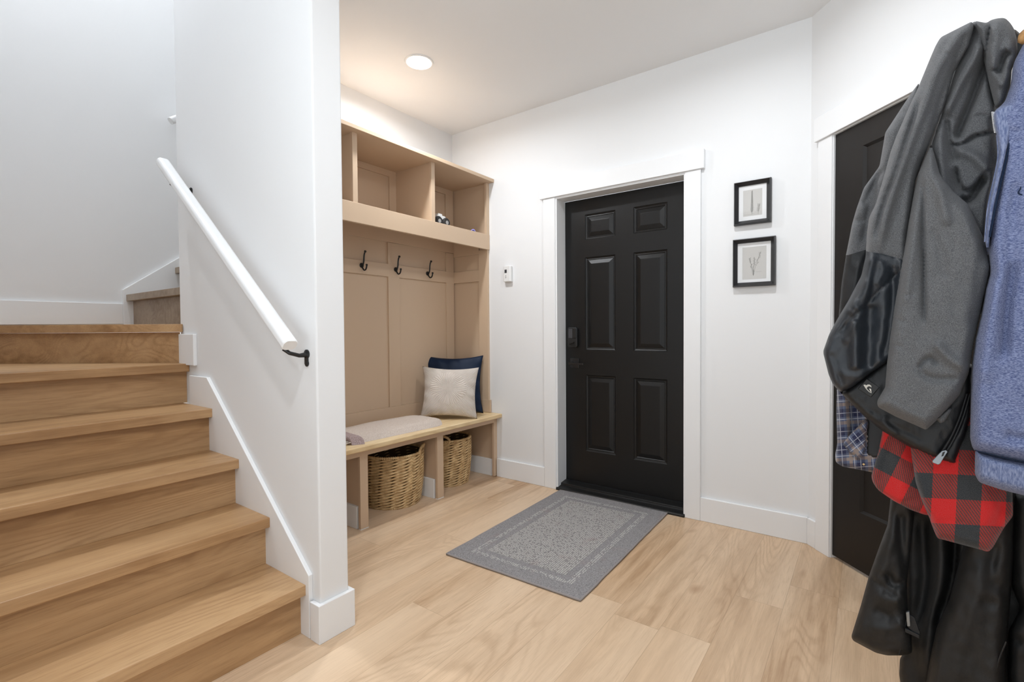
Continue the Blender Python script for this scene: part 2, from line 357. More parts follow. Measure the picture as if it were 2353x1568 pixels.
# ------------------------------------------------------------------ stairs
RR = .1964
st = thing('staircase', 'oak staircase of wide treads climbing left then turning behind the white stub wall', 'stairs', (1.09, -2.5, 0))
noses = [1.092, .840, .588, .338, .055]; YW = YA-.0; YL = -2.98
for i, sx in enumerate(noses):
    z = RR*(i+1); nx = noses[i+1] if i < 4 else None
    if nx is not None:
        obj('tread', MB().box(nx-.054, sx, YL, YA-.0155, z-.040, z), 'stair', st, bevel=.003, org=(sx, YL, z))
    else:   # winder tread below the landing
        obj('tread', MB().prism([(sx, YL, z-.04), (sx, YA-.0005, z-.04), (-.049, YA-.0005, z-.04), (-.049, YA+.05, z-.04), (-.35, YA-.10, z-.04), (-1.0, -2.52, z-.04), (-1.0, YL, z-.04)], (0, 0, .04)), 'stair', st, bevel=.003, org=(sx, YL, z))
    obj('riser', MB().box(sx-.055, sx-.037, YL, YA-.0155 if i < 4 else YA-.0005, z-RR-(0 if i == 0 else .0), z-.041), 'stair', st, bevel=.001, org=(sx, YL, z))
zt = RR*6
n6 = [(-.005, YA-.012), (-1.0, -2.675)]
e6 = Vector((n6[1][0]-n6[0][0], n6[1][1]-n6[0][1], 0)).normalized(); b6 = Vector((-e6.y, e6.x, 0))
if b6.y < 0: b6 = -b6
obj('tread', MB().prism([(n6[0][0], n6[0][1], zt-.04), (n6[1][0], n6[1][1], zt-.04), (-1.0, -1.88, zt-.04), (-.052, -1.88, zt-.04), (-.052, YA-.002, zt-.04), (-.012, YA-.002, zt-.04)], (0, 0, .04)), 'stair', st, bevel=.002, org=(0, YA, zt))
q0, q1 = Vector((-.042, YA-.012, zt-RR))+b6*.012, Vector((n6[1][0], n6[1][1], zt-RR))+b6*.035
obj('riser', MB().prism([q0, q1, q1+b6*.018, Vector((-.055, YA-.004, zt-RR))], (0, 0, RR-.041)), 'stair', st, org=(0, YA, zt))
for k in range(5):
    z = RR*(7+k); y = -1.935+.27*k
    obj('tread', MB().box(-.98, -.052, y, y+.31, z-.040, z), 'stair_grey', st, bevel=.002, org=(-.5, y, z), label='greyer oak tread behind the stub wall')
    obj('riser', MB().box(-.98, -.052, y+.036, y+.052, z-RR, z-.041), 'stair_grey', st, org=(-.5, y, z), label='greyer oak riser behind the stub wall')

# ------------------------------------------------------------------ handrails
def rail_mesh(a, b, w_, h_, r=.017):
    a, b = Vector(a), Vector(b); t = (b-a).normalized(); s = t.cross(Vector((0, 0, 1))).normalized(); n = s.cross(t); mb = MB(); N = 6
    prof = []
    for cx, cz, a0 in ((1, 1, 0), (-1, 1, 90), (-1, -1, 180), (1, -1, 270)):
        for k in range(N+1):
            th = math.radians(a0+90*k/N); prof.append((cx*(w_/2-r)+r*math.cos(th), cz*(h_/2-r)+r*math.sin(th)))
    for p, sc in ((a, .9), (a+t*.004, 1), (b-t*.004, 1), (b, .9)):
        for x, z in prof: mb.v.append(tuple(p+s*x*sc+n*z*sc))
    K = len(prof)
    for i in range(3):
        for k in range(K): mb.f.append((i*K+k, i*K+(k+1) % K, (i+1)*K+(k+1) % K, (i+1)*K+k))
    mb.f += [tuple(reversed(range(K))), tuple(range(3*K, 4*K))]; return mb, n
ra, rb_ = Vector((1.125, -2.051, 1.088)), Vector((.006, -2.051, 1.962))
hr = thing('handrail', 'white sloping handrail on black brackets fixed to the stub wall beside the stairs', 'handrail', (.55, YA, 1.5))
mb, rn = rail_mesh(ra, rb_, .054, .044); obj('rail', mb, 'trim', hr, smooth=False, bevel=0)
for bx in (1.100, .118):
    t_ = (rb_-ra).normalized(); cz = ra.z+(bx-ra.x)*t_.z/t_.x; zc = cz-.022/abs(t_.x)
    b = MB()
    pl = Vector((bx, YA, zc-.038))
    b.lathe([(.017, 0), (.017, -.004), (.010, -.008)], pl+Vector((0, 0, .012)), 20, 'Y'); b.lathe([(.012, 0), (.012, -.004), (.006, -.007)], pl+Vector((0, 0, -.022)), 16, 'Y')
    b.box(bx-.009, bx+.009, YA-.006, YA, pl.z-.024, pl.z+.014)
    path = [pl+Vector((0, -.004, .010)), pl+Vector((-.002, -.03, .008)), pl+Vector((-.01, -.062, .018)), Vector((bx-.022, -2.050, zc-.004))]
    b.tube(path, [.010, .0075, .007, .0075], 10)
    b.box(bx-.045, bx+.0, -2.066, -2.036, 0, .004, None)
    for i in range(len(b.v)-8, len(b.v)):
        x, y, z = b.v[i]; b.v[i] = (x, y, z+ra.z+(x-ra.x)*t_.z/t_.x-.022/abs(t_.x)-.004)
    obj('bracket', b, 'iron', hr, label='black iron rail bracket', smooth=False)
h2 = thing('handrail', 'end of a white handrail high on the far stairwell wall, peeping past the stub wall', 'handrail', (-1.0, -1.2, 2.9))
mb, _ = rail_mesh((-.93, -1.69, 2.522), (-.93, 0.1, 3.83), .05, .044); obj('rail', mb, 'trim', h2)
obj('bracket', MB().tube([(-1.0, -1.45, 2.62), (-.96, -1.45, 2.61), (-.935, -1.45, 2.67)], .008, 10), 'iron', h2)

# ------------------------------------------------------------------ doors
def panel_door(mb, x0, x1, z0, z1, y, panels, th=.04, raised=True):
    """slab with moulded panels, front face at y looking towards -Y"""
    xs = sorted({x0, x1, *[p[0] for p in panels], *[p[1] for p in panels]}); zs = sorted({z0, z1, *[p[2] for p in panels], *[p[3] for p in panels]})
    def quad(a, b_, c, d): k = len(mb.v); mb.v += [a, b_, c, d]; mb.f.append((k, k+1, k+2, k+3))
    for i in range(len(xs)-1):
        for j in range(len(zs)-1):
            a, b_, c, d = xs[i], xs[i+1], zs[j], zs[j+1]
            if any(p[0] <= a and p[1] >= b_ and p[2] <= c and p[3] >= d for p in panels): continue
            quad((a, y, c), (b_, y, c), (b_, y, d), (a, y, d))
    for (a, b_, c, d) in panels:
        if raised: steps = [(0, 0), (.004, .005), (.012, .009), (.016, .008), (.020, .012), (.046, .002), (.050, .0015)]
        else: steps = [(0, 0), (.010, .010), (.011, .011)]
        for k in range(len(steps)-1):
            (i0, d0), (i1, d1) = steps[k], steps[k+1]
            R0 = [(a+i0, y+d0, c+i0), (b_-i0, y+d0, c+i0), (b_-i0, y+d0, d-i0), (a+i0, y+d0, d-i0)]
            R1 = [(a+i1, y+d1, c+i1), (b_-i1, y+d1, c+i1), (b_-i1, y+d1, d-i1), (a+i1, y+d1, d-i1)]
            for q in range(4): quad(R0[q], R0[(q+1) % 4], R1[(q+1) % 4], R1[q])
        i1, d1 = steps[-1]; quad((a+i1, y+d1, c+i1), (b_-i1, y+d1, c+i1), (b_-i1, y+d1, d-i1), (a+i1, y+d1, d-i1))
    for q in (((x0, y, z0), (x0, y, z1), (x0, y+th, z1), (x0, y+th, z0)), ((x1, y, z0), (x1, y+th, z0), (x1, y+th, z1), (x1, y, z1)),
              ((x0, y, z1), (x1, y, z1), (x1, y+th, z1), (x0, y+th, z1)), ((x0, y, z0), (x0, y+th, z0), (x1, y+th, z0), (x1, y, z0)), ((x0, y+th, z0), (x0, y+th, z1), (x1, y+th, z1), (x1, y+th, z0))):
        quad(*q)
    return mb
DY = .105
P6 = [(1.160, 1.388, 1.768, 1.943), (1.517, 1.741, 1.768, 1.941), (1.160, 1.388, .992, 1.643), (1.517, 1.741, .992, 1.643), (1.162, 1.388, .276, .816), (1.517, 1.741, .268, .814)]
d1 = struct(obj('door_1', panel_door(MB(), 1.001, 1.877, .048, 2.053, DY, P6), 'black', org=(1.44, DY, 0)))
k = MB().prism([(1.030, DY, 1.020), (1.040, DY, 1.009), (1.098, DY, 1.009), (1.108, DY, 1.020), (1.108, DY, 1.142), (1.098, DY, 1.153), (1.040, DY, 1.153), (1.030, DY, 1.142)], (0, -.028, 0))
dl = obj('door_lock', k, 'blackplastic', d1, bevel=.004)
obj('door_lock_cover', MB().box(1.040, 1.070, DY-.0295, DY-.02, 1.075, 1.143), 'screen', dl, bevel=.002)
obj('door_lock_cover', MB().box(1.076, 1.102, DY-.033, DY-.02, 1.075, 1.145), 'blackplastic', dl, bevel=.002)
obj('thumb_turn', MB().box(-.020, .020, -.045, -.028, -.0045, .0045, Matrix.Translation((1.068, DY, 1.040)) @ Matrix.Rotation(math.radians(-20), 4, 'Y')), 'iron', dl, bevel=.002)
hd = MB().box(1.041, 1.110, DY-.008, DY, .862, .931)
hdo = obj('door_handle', hd, 'lever', d1, bevel=.002)
obj('lever', MB().lathe([(.012, 0), (.012, -.045)], (1.066, DY-.008, .897), 16, 'Y').box(1.054, 1.172, DY-.056, DY-.044, .889, .903), 'lever', hdo, bevel=.002)
sill = MB().prism([(DX0+.003, -.022, 0), (DX0+.003, -.022, .016), (DX0+.003, .01, .022), (DX0+.003, .028, .024), (DX0+.003, .030, .038), (DX0+.003, .085, .046), (DX0+.003, .16, .046), (DX0+.003, .16, 0)], (DX1-DX0-.006, 0, 0))
so = obj('trim_9', sill, 'blacktrim', bevel=.003); struct(so)
lab = MB().prism([(DX0+.006, -.026, .0), (DX0+.006, -.026, .010), (DX0+.006, -.022, .013), (DX0+.006, -.022, 0)], (DX1-DX0-.012, 0, 0))
struct(obj('trim_10', lab, 'blacktrim'))
# second door, in the angled wall
d2m = panel_door(MB(), 0, .752, .016, 2.070, 0, [(.160, .592, .285, 1.962)], .035, False)
Rm = Matrix(((AD.x, -AN.x, 0), (AD.y, -AN.y, 0), (0, 0, 1))).to_4x4(); Rm.translation = AP+AD*(S0+.0095)+AN*(.002)
d2m.v = [tuple(Rm @ Vector(v)) for v in d2m.v]
d2 = struct(obj('door_2', d2m, 'door2', org=tuple(AP+AD*.5)))
kn = AP+AD*(S0+.70); kn.z = .95
obj('door_knob', MB().tube([kn, kn+AN*.01, kn+AN*.04, kn+AN*.055, kn+AN*.065], [.028, .010, .012, .026, .018], 16), 'iron', d2, smooth=True)

# ------------------------------------------------------------------ recessed lights
def downlight(x, y, power, label, z=H, r=.075, size=.11):
    t = thing('recessed_light', label, 'ceiling light', (x, y, z), 'recessed ceiling lights')
    obj('trim_ring', MB().lathe([(r+.012, 0), (r+.010, -.006), (r, -.006), (r-.004, -.002)], (x, y, z), 40, 'Z', False), 'plast', t)
    obj('lens', MB().lathe([(r-.002, -.001), (r-.002, -.003), (r*.5, -.0035)], (x, y, z), 40), 'lens', t)
    ld = bpy.data.lights.new('lamp_beam', 'AREA'); ld.shape = 'DISK'; ld.size = size; ld.energy = power; ld.color = (.915, .955, 1); ld.spread = math.radians(170)
    lo = link('lamp_beam', ld, t); lo.location = (0, 0, -.012); return t
downlight(.594, -.92, 13, 'round recessed ceiling light glowing above the tan locker bench')
downlight(2.22, -1.0, 10.5, 'round recessed ceiling light above the floor before the picture frames')
downlight(2.05, -2.78, 10, 'round recessed ceiling light over the foot of the stairs')
downlight(3.9, -2.7, 7, 'unseen round recessed ceiling light behind the coat stand')  # unseen lamp, assumed here outside the view
downlight(3.0, -4.0, 11, 'unseen round recessed ceiling light in the room behind the hall')  # another unseen lamp, assumed behind the camera
downlight(-.5, -2.5, 32, 'unseen round recessed fill light added at the top of the stairwell', ZU)  # unseen lamp added to bring light into the stairwell

# ------------------------------------------------------------------ locker
YE = YB
lk = thing('hall_locker', 'tan painted built-in locker with open cubbies above a panelled back', 'locker', (0, -.92, .5))
obj('back_panel', MB().box(0, .008, YE, 0, .49, 2.276), 'tan', lk)
for ys in ((-1.275, -1.185), (-.695, -.592), (-.105, -.018), (YE, YE+.09)):
    obj('batten', MB().box(.008, .020, ys[0], ys[1], .592, 1.765), 'tan', lk, bevel=.001)
    if ys[0] != YE: obj('batten', MB().box(.008, .020, ys[0]+(.0 if ys[0] > -.2 else .02), ys[1], 1.87, 2.25), 'tan', lk, bevel=.001)
obj('rail', MB().box(.008, .0205, YE, -.018, 1.522, 1.612), 'tan', lk, bevel=.001)
obj('rail', MB().box(.008, .024, YE, -.018, .494, .592), 'tan', lk, bevel=.001)
obj('rail', MB().box(.008, .0205, YE, -.018, 1.768, 1.856), 'tan', lk, bevel=.001)
obj('rail', MB().box(.008, .0205, YE, -.018, 2.232, 2.276), 'tan', lk, bevel=.001)
obj('side_panel', MB().box(0, .378, -.006, 0, .49, 2.276), 'tan', lk)
obj('side_panel', MB().box(0, .378, YE, YE+.018, .49, 2.276), 'tan', lk)
obj('batten', MB().box(.288, .378, -.020, -.006, .592, 1.765), 'tan', lk, bevel=.001)
obj('rail', MB().box(.02, .288, -.019, -.006, 1.522, 1.612), 'tan', lk, bevel=.001)
obj('rail', MB().box(.02, .288, -.019, -.006, 1.735, 1.856), 'tan', lk, bevel=.001)
obj('rail', MB().box(.02, .396, -.024, -.006, .494, .592), 'tan', lk, bevel=.001)
obj('face_strip', MB().box(.362, .384, -.032, 0, 1.86, 2.276), 'tan', lk, bevel=.001)
obj('shelf', MB().box(0, .375, YE+.018, -.006, 1.855, 1.873), 'tan', lk)
for y0 in (-1.244, -.621):
    obj('divider', MB().box(.008, .368, y0+.006, y0+.026, 1.873, 2.276), 'tan', lk)
    obj('face_strip', MB().box(.362, .384, y0, y0+.033, 1.87, 2.276), 'tan', lk, bevel=.001)
obj('fascia', MB().box(.366, .388, YE, -.002, 1.762, 1.878), 'tan', lk, bevel=.002)
obj('top_board', MB().box(0, .434, YE, -.001, 2.276, 2.301), 'tan', lk, bevel=.002)

# bench
bn = thing('hall_bench', 'built-in hall bench with pale wood seat and tan open cubbies below', 'bench', (.2, -.92, 0))
obj('seat_board', MB().box(0, .497, YE, -.001, .462, .492), 'pine', bn, bevel=.006, seg=3)
obj('apron', MB().box(.425, .445, YE, -.002, .422, .462), 'tan', bn, bevel=.001)
for (a, b_) in ((-1.268, -1.214), (-.652, -.595), (-.040, -.001)):
    obj('post', MB().box(.425, .4455, a, b_, .004, .4625), 'tan', bn, bevel=.0015)
    if a > -.1: obj('divider', MB().box(.0, .425, -.010, -.001, 0, .4615), 'tan', bn)
    else:
        obj('divider', MB().box(.0, .425, a+.012, b_-.006, 0, .4615), 'tan', bn)
        obj('end_cap', MB().box(.424, .4462, a-.0005, b_+.0005, 0, .004), 'trim', bn)
    yb = a+.012 if a < -.1 else -.010
    obj('baseboard', MB().box(.016, .412, yb-.016, yb, 0, .130), 'trim', bn, bevel=.002, label='white baseboard inside the cubby')
    if a < -.1: obj('baseboard', MB().box(.016, .412, b_-.006, b_+.010, 0, .130), 'trim', bn, bevel=.002, label='white baseboard inside the cubby')
obj('divider', MB().box(0, .445, YE, YE+.03, 0, .462), 'tan', bn)
obj('back_board', MB().box(0, .016, YE+.03, -.01, 0, .462), 'tan', bn)

# hooks
def hook(y, z, label):
    t = thing('coat_hook', label, 'hook', (.0205, y, z), 'black double coat hooks on the locker back')
    x = .0205
    obj('plate', MB().lathe([(.0165, 0), (.0165, .003), (.010, .006)], (x, y, z), 20, 'X'), 'iron', t, smooth=False)
    up = [(x+.004, y, z-.004), (x+.016, y, z+.004), (x+.024, y, z+.025), (x+.026, y+.001, z+.055), (x+.031, y+.001, z+.076), (x+.040, y+.001, z+.090)]
    def smooth(pts, n=5):
        P = [Vector(p) for p in pts]; out = []
        for i in range(len(P)-1):
            a, b_, c, d = P[max(i-1, 0)], P[i], P[i+1], P[min(i+2, len(P)-1)]
            for k_ in range(n):
                t_ = k_/n; out.append(.5*((2*b_)+(c-a)*t_+(2*a-5*b_+4*c-d)*t_*t_+(3*b_-a-3*c+d)*t_**3))
        return out+[P[-1]]
    obj('upper_prong', MB().tube(smooth(up), .0052, 10).tube([Vector(up[-1])+Vector((-.004, 0, -.006)), Vector(up[-1]), Vector(up[-1])+Vector((.003, 0, .006))], [.005, .0095, .005], 12), 'iron', t, smooth=True)
    lo = [(x+.004, y, z+.002), (x+.012, y, z-.018), (x+.028, y, z-.034), (x+.046, y, z-.028), (x+.054, y, z-.010), (x+.055, y, z-.001)]
    obj('lower_prong', MB().tube(smooth(lo), .0052, 10).tube([Vector(lo[-1])+Vector((0, 0, -.006)), Vector(lo[-1]), Vector(lo[-1])+Vector((0, 0, .006))], [.005, .0085, .005], 12), 'iron', t, smooth=True)
hook(-.921, 1.578, 'black double coat hook nearest the white stub wall')
hook(-.628, 1.578, 'middle black double coat hook, on the upright batten')
hook(-.314, 1.578, 'black double coat hook nearest the locker side panel, above the cushions')

# thermostat
th = thing('thermostat', 'white wall thermostat with small dark display beside the tan locker', 'thermostat', (.572, 0, 1.56))
obj('housing', MB().prism([(.537, -.001, 1.500), (.537, -.026, 1.502), (.545, -.031, 1.502), (.597, -.031, 1.502), (.607, -.024, 1.502), (.607, -.001, 1.500)], (0, 0, .117)), 'plast', th, bevel=.003)
obj('display', MB().box(.5525, .5735, -.0318, -.030, 1.567, 1.592), 'screen', th)
for z in (1.5445, 1.532): obj('button', MB().box(.557, .569, -.0320, -.030, z-.003, z+.003), 'greyp', th, bevel=.001)

# pictures
def picture(x0, x1, z0, z1, label, kind):
    t = thing('picture_frame', label, 'picture', ((x0+x1)/2, 0, z0), None); w_ = .0235; d_ = .034
    f = MB()
    for (a, b_) in (((x0, z0), (x1, z0)), ((x1, z0), (x1, z1)), ((x1, z1), (x0, z1)), ((x0, z1), (x0, z0))):
        ax, az = a; bx, bz = b_; cx, cz = (x0+x1)/2, (z0+z1)/2
        def ins(x, z, q): return (x+math.copysign(q, cx-x), z+math.copysign(q, cz-z))
        A = [(ax, 0, az), (ax, -d_*.55, az), (*ins(ax, az, .006)[:1], -d_, ins(ax, az, .006)[1]), (ins(ax, az, w_)[0], -.012, ins(ax, az, w_)[1]), (ins(ax, az, w_)[0], 0, ins(ax, az, w_)[1])]
        B = [(bx, 0, bz), (bx, -d_*.55, bz), (ins(bx, bz, .006)[0], -d_, ins(bx, bz, .006)[1]), (ins(bx, bz, w_)[0], -.012, ins(bx, bz, w_)[1]), (ins(bx, bz, w_)[0], 0, ins(bx, bz, w_)[1])]
        k_ = len(f.v); f.v += A+B
        for i in range(4): f.f.append((k_+i, k_+i+1, k_+5+i+1, k_+5+i))
    obj('frame', f, 'frame', t)
    obj('mat', MB().box(x0+.02, x1-.02, -.006, -.002, z0+.02, z1-.02), 'mat', t)
    W_, H_ = x1-x0, z1-z0; px0, px1, pz0, pz1 = x0+W_*.245, x1-W_*.245, z0+H_*.20, z1-H_*.20
    if kind == 1: px0 = x0+W_*.225; px1 = x1-W_*.215; pz0 = z0+H_*.155; pz1 = z1-H_*.175
    pr = obj('print', MB().box(px0, px1, -.0068, -.005, pz0, pz1), 'print', t, label='beige botanical print')
    dr = MB(); rnd = random.Random(5+kind)
    def stroke(pts, r): dr.tube([(px0+(px1-px0)*u, -.0070, pz0+(pz1-pz0)*v) for u, v in pts], r, 4)
    def leaf(u, v, a, L):
        c = (u+L*math.cos(a), v+L*math.sin(a)*.9); n_ = (-math.sin(a)*L*.16, math.cos(a)*L*.16)
        stroke([(u, v), ((u+c[0])/2+n_[0], (v+c[1])/2+n_[1]), c], .00042); stroke([(u, v), ((u+c[0])/2-n_[0], (v+c[1])/2-n_[1]), c], .00034)
    if kind == 0:
        stroke([(.47, .05), (.48, .4), (.46, .95)], .0006)
        for i in range(34):
            v = .12+.82*i/34; L = .14*(1-.55*i/34); s = 1 if i % 2 else -1; leaf(.475, v, math.pi/2-s*(.45+.25*rnd.random()), L)
            leaf(.475, v, math.pi/2-s*(.2+.2*rnd.random()), L*.7)
        stroke([(.80, .04), (.80, .25), (.86, .42)], .0004)
        for i in range(12): leaf(.80+.05*i/12, .12+.28*i/12, math.pi/2+(1 if i % 2 else -1)*(.5+.4*rnd.random()), .11)
        stroke([(.05, .06), (.3, .05), (.6, .07)], .0003)
    else:
        for end, bend in (((.30, .66), -.03), ((.52, .66), .01), ((.78, .84), .09)):
            s0 = (.47, .10); mid_ = ((s0[0]+end[0])/2+bend*-.5, (s0[1]+end[1])/2); stroke([s0, mid_, end], .0005)
            for i in range(11):
                q = .42+.56*i/11; u = s0[0]+(end[0]-s0[0])*q; v = s0[1]+(end[1]-s0[1])*q; leaf(u, v, rnd.uniform(.2, 2.9), .075)
        stroke([(.47, .10), (.40, .22), (.36, .42)], .0003); stroke([(.56, .22), (.66, .215), (.80, .225)], .0003)
        for i in range(6): leaf(.47, .10+.03*i, math.pi/2+rnd.uniform(-.35, .35), .13)
    obj('drawing', dr, 'ink', pr)
    obj('glass', MB().box(x0+.021, x1-.021, -.0105, -.0095, z0+.021, z1-.021), 'glass', t)
picture(2.157, 2.344, 1.712, 1.951, 'upper black-framed print of two feathery stems, to the right of the black panelled door', 0)
picture(2.152, 2.366, 1.369, 1.635, 'lower black-framed print of a branching flower sprig, to the right of the black panelled door', 1)

# ------------------------------------------------------------------ rug
rg = MB(); RW, RL, NX, NY = .375, .585, 76, 118; rnd = random.Random(2); VI = {}
def rugz(i, j, x, y): return .0095+.0012*noise.noise(Vector((x*60, y*60, 0)))+(.004*max(0, noise.noise(Vector((x*3, y*3, 5)))) if i in (0, NX) or j in (0, NY) else 0)
for i in range(NX+1):
    for j in range(NY+1):
        x = -RW+2*RW*i/NX; y = -RL+2*RL*j/NY; VI[i, j] = len(rg.v)
        wv = .0025*noise.noise(Vector((x*9, y*9, 3)))
        rg.v.append((x+(wv if i in (0, NX) else 0), y+(wv if j in (0, NY) else 0), rugz(i, j, x, y)))
for i in range(NX):
    for j in range(NY): rg.f.append((VI[i, j], VI[i+1, j], VI[i+1, j+1], VI[i, j+1]))
bd = [VI[i, 0] for i in range(NX+1)]+[VI[NX, j] for j in range(1, NY+1)]+[VI[i, NY] for i in range(NX-1, -1, -1)]+[VI[0, j] for j in range(NY-1, 0, -1)]
k0 = len(rg.v)
for b_ in bd: x, y, z = rg.v[b_]; rg.v.append((x, y, 0))
for q in range(len(bd)): rg.f.append((bd[q], k0+q, k0+(q+1) % len(bd), bd[(q+1) % len(bd)]))
rt = thing('door_mat', 'grey woven rug with pale knotted centre on the floor before the black panelled door', 'rug', (1.421, -.612, 0))
rugm = Matrix.Translation((1.421, -.612, 0)) @ Matrix.Rotation(math.radians(1.2), 4, 'Z')
rt.rotation_euler = (0, 0, math.radians(1.2))
o = obj('pile', rg, 'rug', None, smooth=True); o.parent = rt
bp_ = MB().tube([(rg.v[i][0], rg.v[i][1], .006) for i in bd[::2]], .0052, 6, True)
o = obj('binding', bp_, 'rugedge', None, smooth=True); o.parent = rt

# ------------------------------------------------------------------ baskets
def basket(cx, cy, r0, r1, h, ha, label):
    t = thing('wicker_basket', label, 'basket', (cx, cy, 0), 'woven baskets under the bench')
    rows = 17; n = 15; mb = MB(); N = n*8
    def R(z): s = z/h; return r0+(r1-r0)*(s**.75)+.008*math.sin(math.pi*min(1, s))
    rn = random.Random(int(cy*1000)); up = [(ha+math.pi*k_) for k_ in (0, 1)]
    for j in range(rows):
        z = .010+(h-.028)*j/(rows-1); ph = math.pi*j*.97+rn.random()*.3
        for s in (0, math.pi):
            path = []
            for q in range(N):
                th_ = 2*math.pi*q/N; a = n*th_/2+ph+s; rr_ = R(z)+.0048*math.cos(a); zz = z+.0062*math.sin(a)+.001*math.sin(5*th_+j)
                path.append((cx+rr_*math.cos(th_), cy+rr_*math.sin(th_), zz))
            mb.tube(path, .0062, 6, True)
    obj('weave', mb, 'basket', t, smooth=True)
    K = 90
    for zz, rr_, nm in ((h, R(h), 'rim'), (.006, r0, 'base_rim')):
        rim = MB(); path = []; rad = []
        for q in range(K*4): th_ = 2*math.pi*q/(K*4); path.append((cx+rr_*math.cos(th_), cy+rr_*math.sin(th_), zz)); rad.append(.0085+.0018*math.sin(math.pi*q/2))
        rim.tube(path, rad, 8, True); obj(nm, rim, 'basket', t, smooth=True)
    for a0 in up:
        path = []; rad = []; N2 = 96
        for q in range(N2):
            b_ = 2*math.pi*q/N2; th_ = a0+(.062/r1)*math.cos(b_); z = h+.002+.040*math.sin(b_); rr_ = R(min(z, h))+.004+.004*math.sin(b_)
            path.append((cx+rr_*math.cos(th_), cy+rr_*math.sin(th_), z)); rad.append(.0088+.0016*math.sin(math.pi*q/2))
        obj('handle', MB().tube(path, rad, 8, True), 'basket', t, smooth=True)
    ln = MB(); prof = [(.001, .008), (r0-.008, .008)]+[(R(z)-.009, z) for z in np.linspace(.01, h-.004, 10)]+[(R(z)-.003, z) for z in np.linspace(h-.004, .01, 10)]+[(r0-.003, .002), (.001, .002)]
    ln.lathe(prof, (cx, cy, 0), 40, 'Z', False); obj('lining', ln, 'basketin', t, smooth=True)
    return t
basket(.215, -.838, .168, .196, .335, math.radians(36), 'large round wicker basket in the middle cubby under the bench')
basket(.215, -.315, .148, .170, .335, math.radians(-62), 'wicker basket half hidden in the far cubby, beside the door wall')

# ------------------------------------------------------------------ cushions and throw
def cushion(name, label, base, yawdeg, tilt, w_, h_, t_, mat, roll=0., puck=1.):
    t = thing(name, label, 'cushion', base); N = 40; mb = MB(); uv = []
    rot = Matrix.Rotation(math.radians(yawdeg), 4, 'Z') @ Matrix.Rotation(math.radians(-tilt), 4, 'X') @ Matrix.Rotation(math.radians(roll), 4, 'Y')
    for side in (1, -1):
        for i in range(N+1):
            for j in range(N+1):
                u = i/N*2-1; v = j/N*2-1
                c = 1-.075*puck*(1-v*v)*abs(u)**3*1.0; d = 1-.075*puck*(1-u*u)*abs(v)**3
                x = u*w_/2*c; z = h_/2+v*h_/2*d
                th_ = ((1-abs(u)**2.6)*(1-abs(v)**2.6))**.55*t_/2
                th_ += .004*noise.noise(Vector((x*14, z*14, side*3)))*(1 if 0 < i < N and 0 < j < N else 0)*puck
                wr = .006*puck*math.sin(v*14+u*3)*abs(u)**4*(1-v*v)+.006*puck*math.sin(u*16+v*4)*abs(v)**4*(1-u*u)
                th_ += wr if 0 < i < N and 0 < j < N else 0
                sag = .012*(1-(z/h_))*(1 if side > 0 else 0)*(1-u*u) if 0 < i < N and 0 < j < N else 0
                mb.v.append((x, -side*(th_+sag), z)); uv.append(((u+1)/2, (v+1)/2))
    M1 = (N+1)**2
    for i in range(N):
        for j in range(N):
            a, b_, c, d = i*(N+1)+j, (i+1)*(N+1)+j, (i+1)*(N+1)+j+1, i*(N+1)+j+1
            mb.f.append((a, b_, c, d)); mb.f.append((M1+d, M1+c, M1+b_, M1+a))
    zmin = min((rot @ Vector(v)).z for v in mb.v); mb.v = [tuple(rot @ Vector(v)+Vector(base)-Vector((0, 0, zmin))) for v in mb.v]; mb.uv = uv
    o = obj('cover', mb, mat, t, smooth=True)
    wd = o.modifiers.new('weld', 'WELD'); wd.merge_threshold = .0004
    return t
cushion('throw_cushion', 'navy blue satin cushion leaning in the locker corner behind the cream one', (.180, -.205, .4925), 36, 6, .46, .45, .10, 'navy', 0, 1.5)
cushion('throw_cushion', 'cream embossed cushion with a starburst pattern propped on the bench', (.308, -.398, .4925), 34, 9, .42, .375, .14, 'cream', 1.5, 1.45)
tw = thing('folded_blanket', 'oatmeal knitted throw with mauve end band lying folded on the bench seat', 'blanket', (.28, -.95, .4925))
def throw_strip(y0, y1, xa, xb, zz, th_, mat, name, seed, rnd_end=True):
    NY_, NX_ = 70, 26; mb = MB(); L = []
    for j in range(NY_+1):
        s = j/NY_; y = y0+(y1-y0)*s; e = max(0, (y-(y1-.16))/.16) if rnd_end else 0; wf = math.sqrt(max(0, 1-e**2.6))
        cx = (xa+xb)/2+.035*math.sin(y*4+seed)*0+.03*s; hw = (xb-xa)/2*(wf*.92+.08)
        for i in range(NX_+1):
            u = i/NX_*2-1; x = cx+u*hw; ed = (1-abs(u)**5)**.5*(1-.55*e**3)
            z = zz+th_*ed+.009*noise.noise(Vector((x*7, y*5, seed)))*ed; L.append((x, y, z))
    mb.v = L+[(x, y, zz) for x, y, z in L]; K = len(L)
    for j in range(NY_):
        for i in range(NX_):
            a = j*(NX_+1)+i; b_ = a+1; c = a+NX_+2; d = a+NX_+1; mb.f += [(a, b_, c, d), (K+d, K+c, K+b_, K+a)]
    ed_ = list(range(NX_+1))+[j*(NX_+1)+NX_ for j in range(1, NY_+1)]+[NY_*(NX_+1)+i for i in range(NX_-1, -1, -1)]+[j*(NX_+1) for j in range(NY_-1, 0, -1)]
    for q in range(len(ed_)): a, b_ = ed_[q], ed_[(q+1) % len(ed_)]; mb.f.append((b_, a, K+a, K+b_))
    obj(name, mb, mat, tw, smooth=True)
throw_strip(-1.245, -.52, .06, .42, .4925, .046, 'throw', 'knit_body', 1.3)
throw_strip(-1.305, -1.243, .06, .43, .4925, .046, 'throwmauve', 'end_band', 1.3, False)
fr = MB(); rnd = random.Random(3)
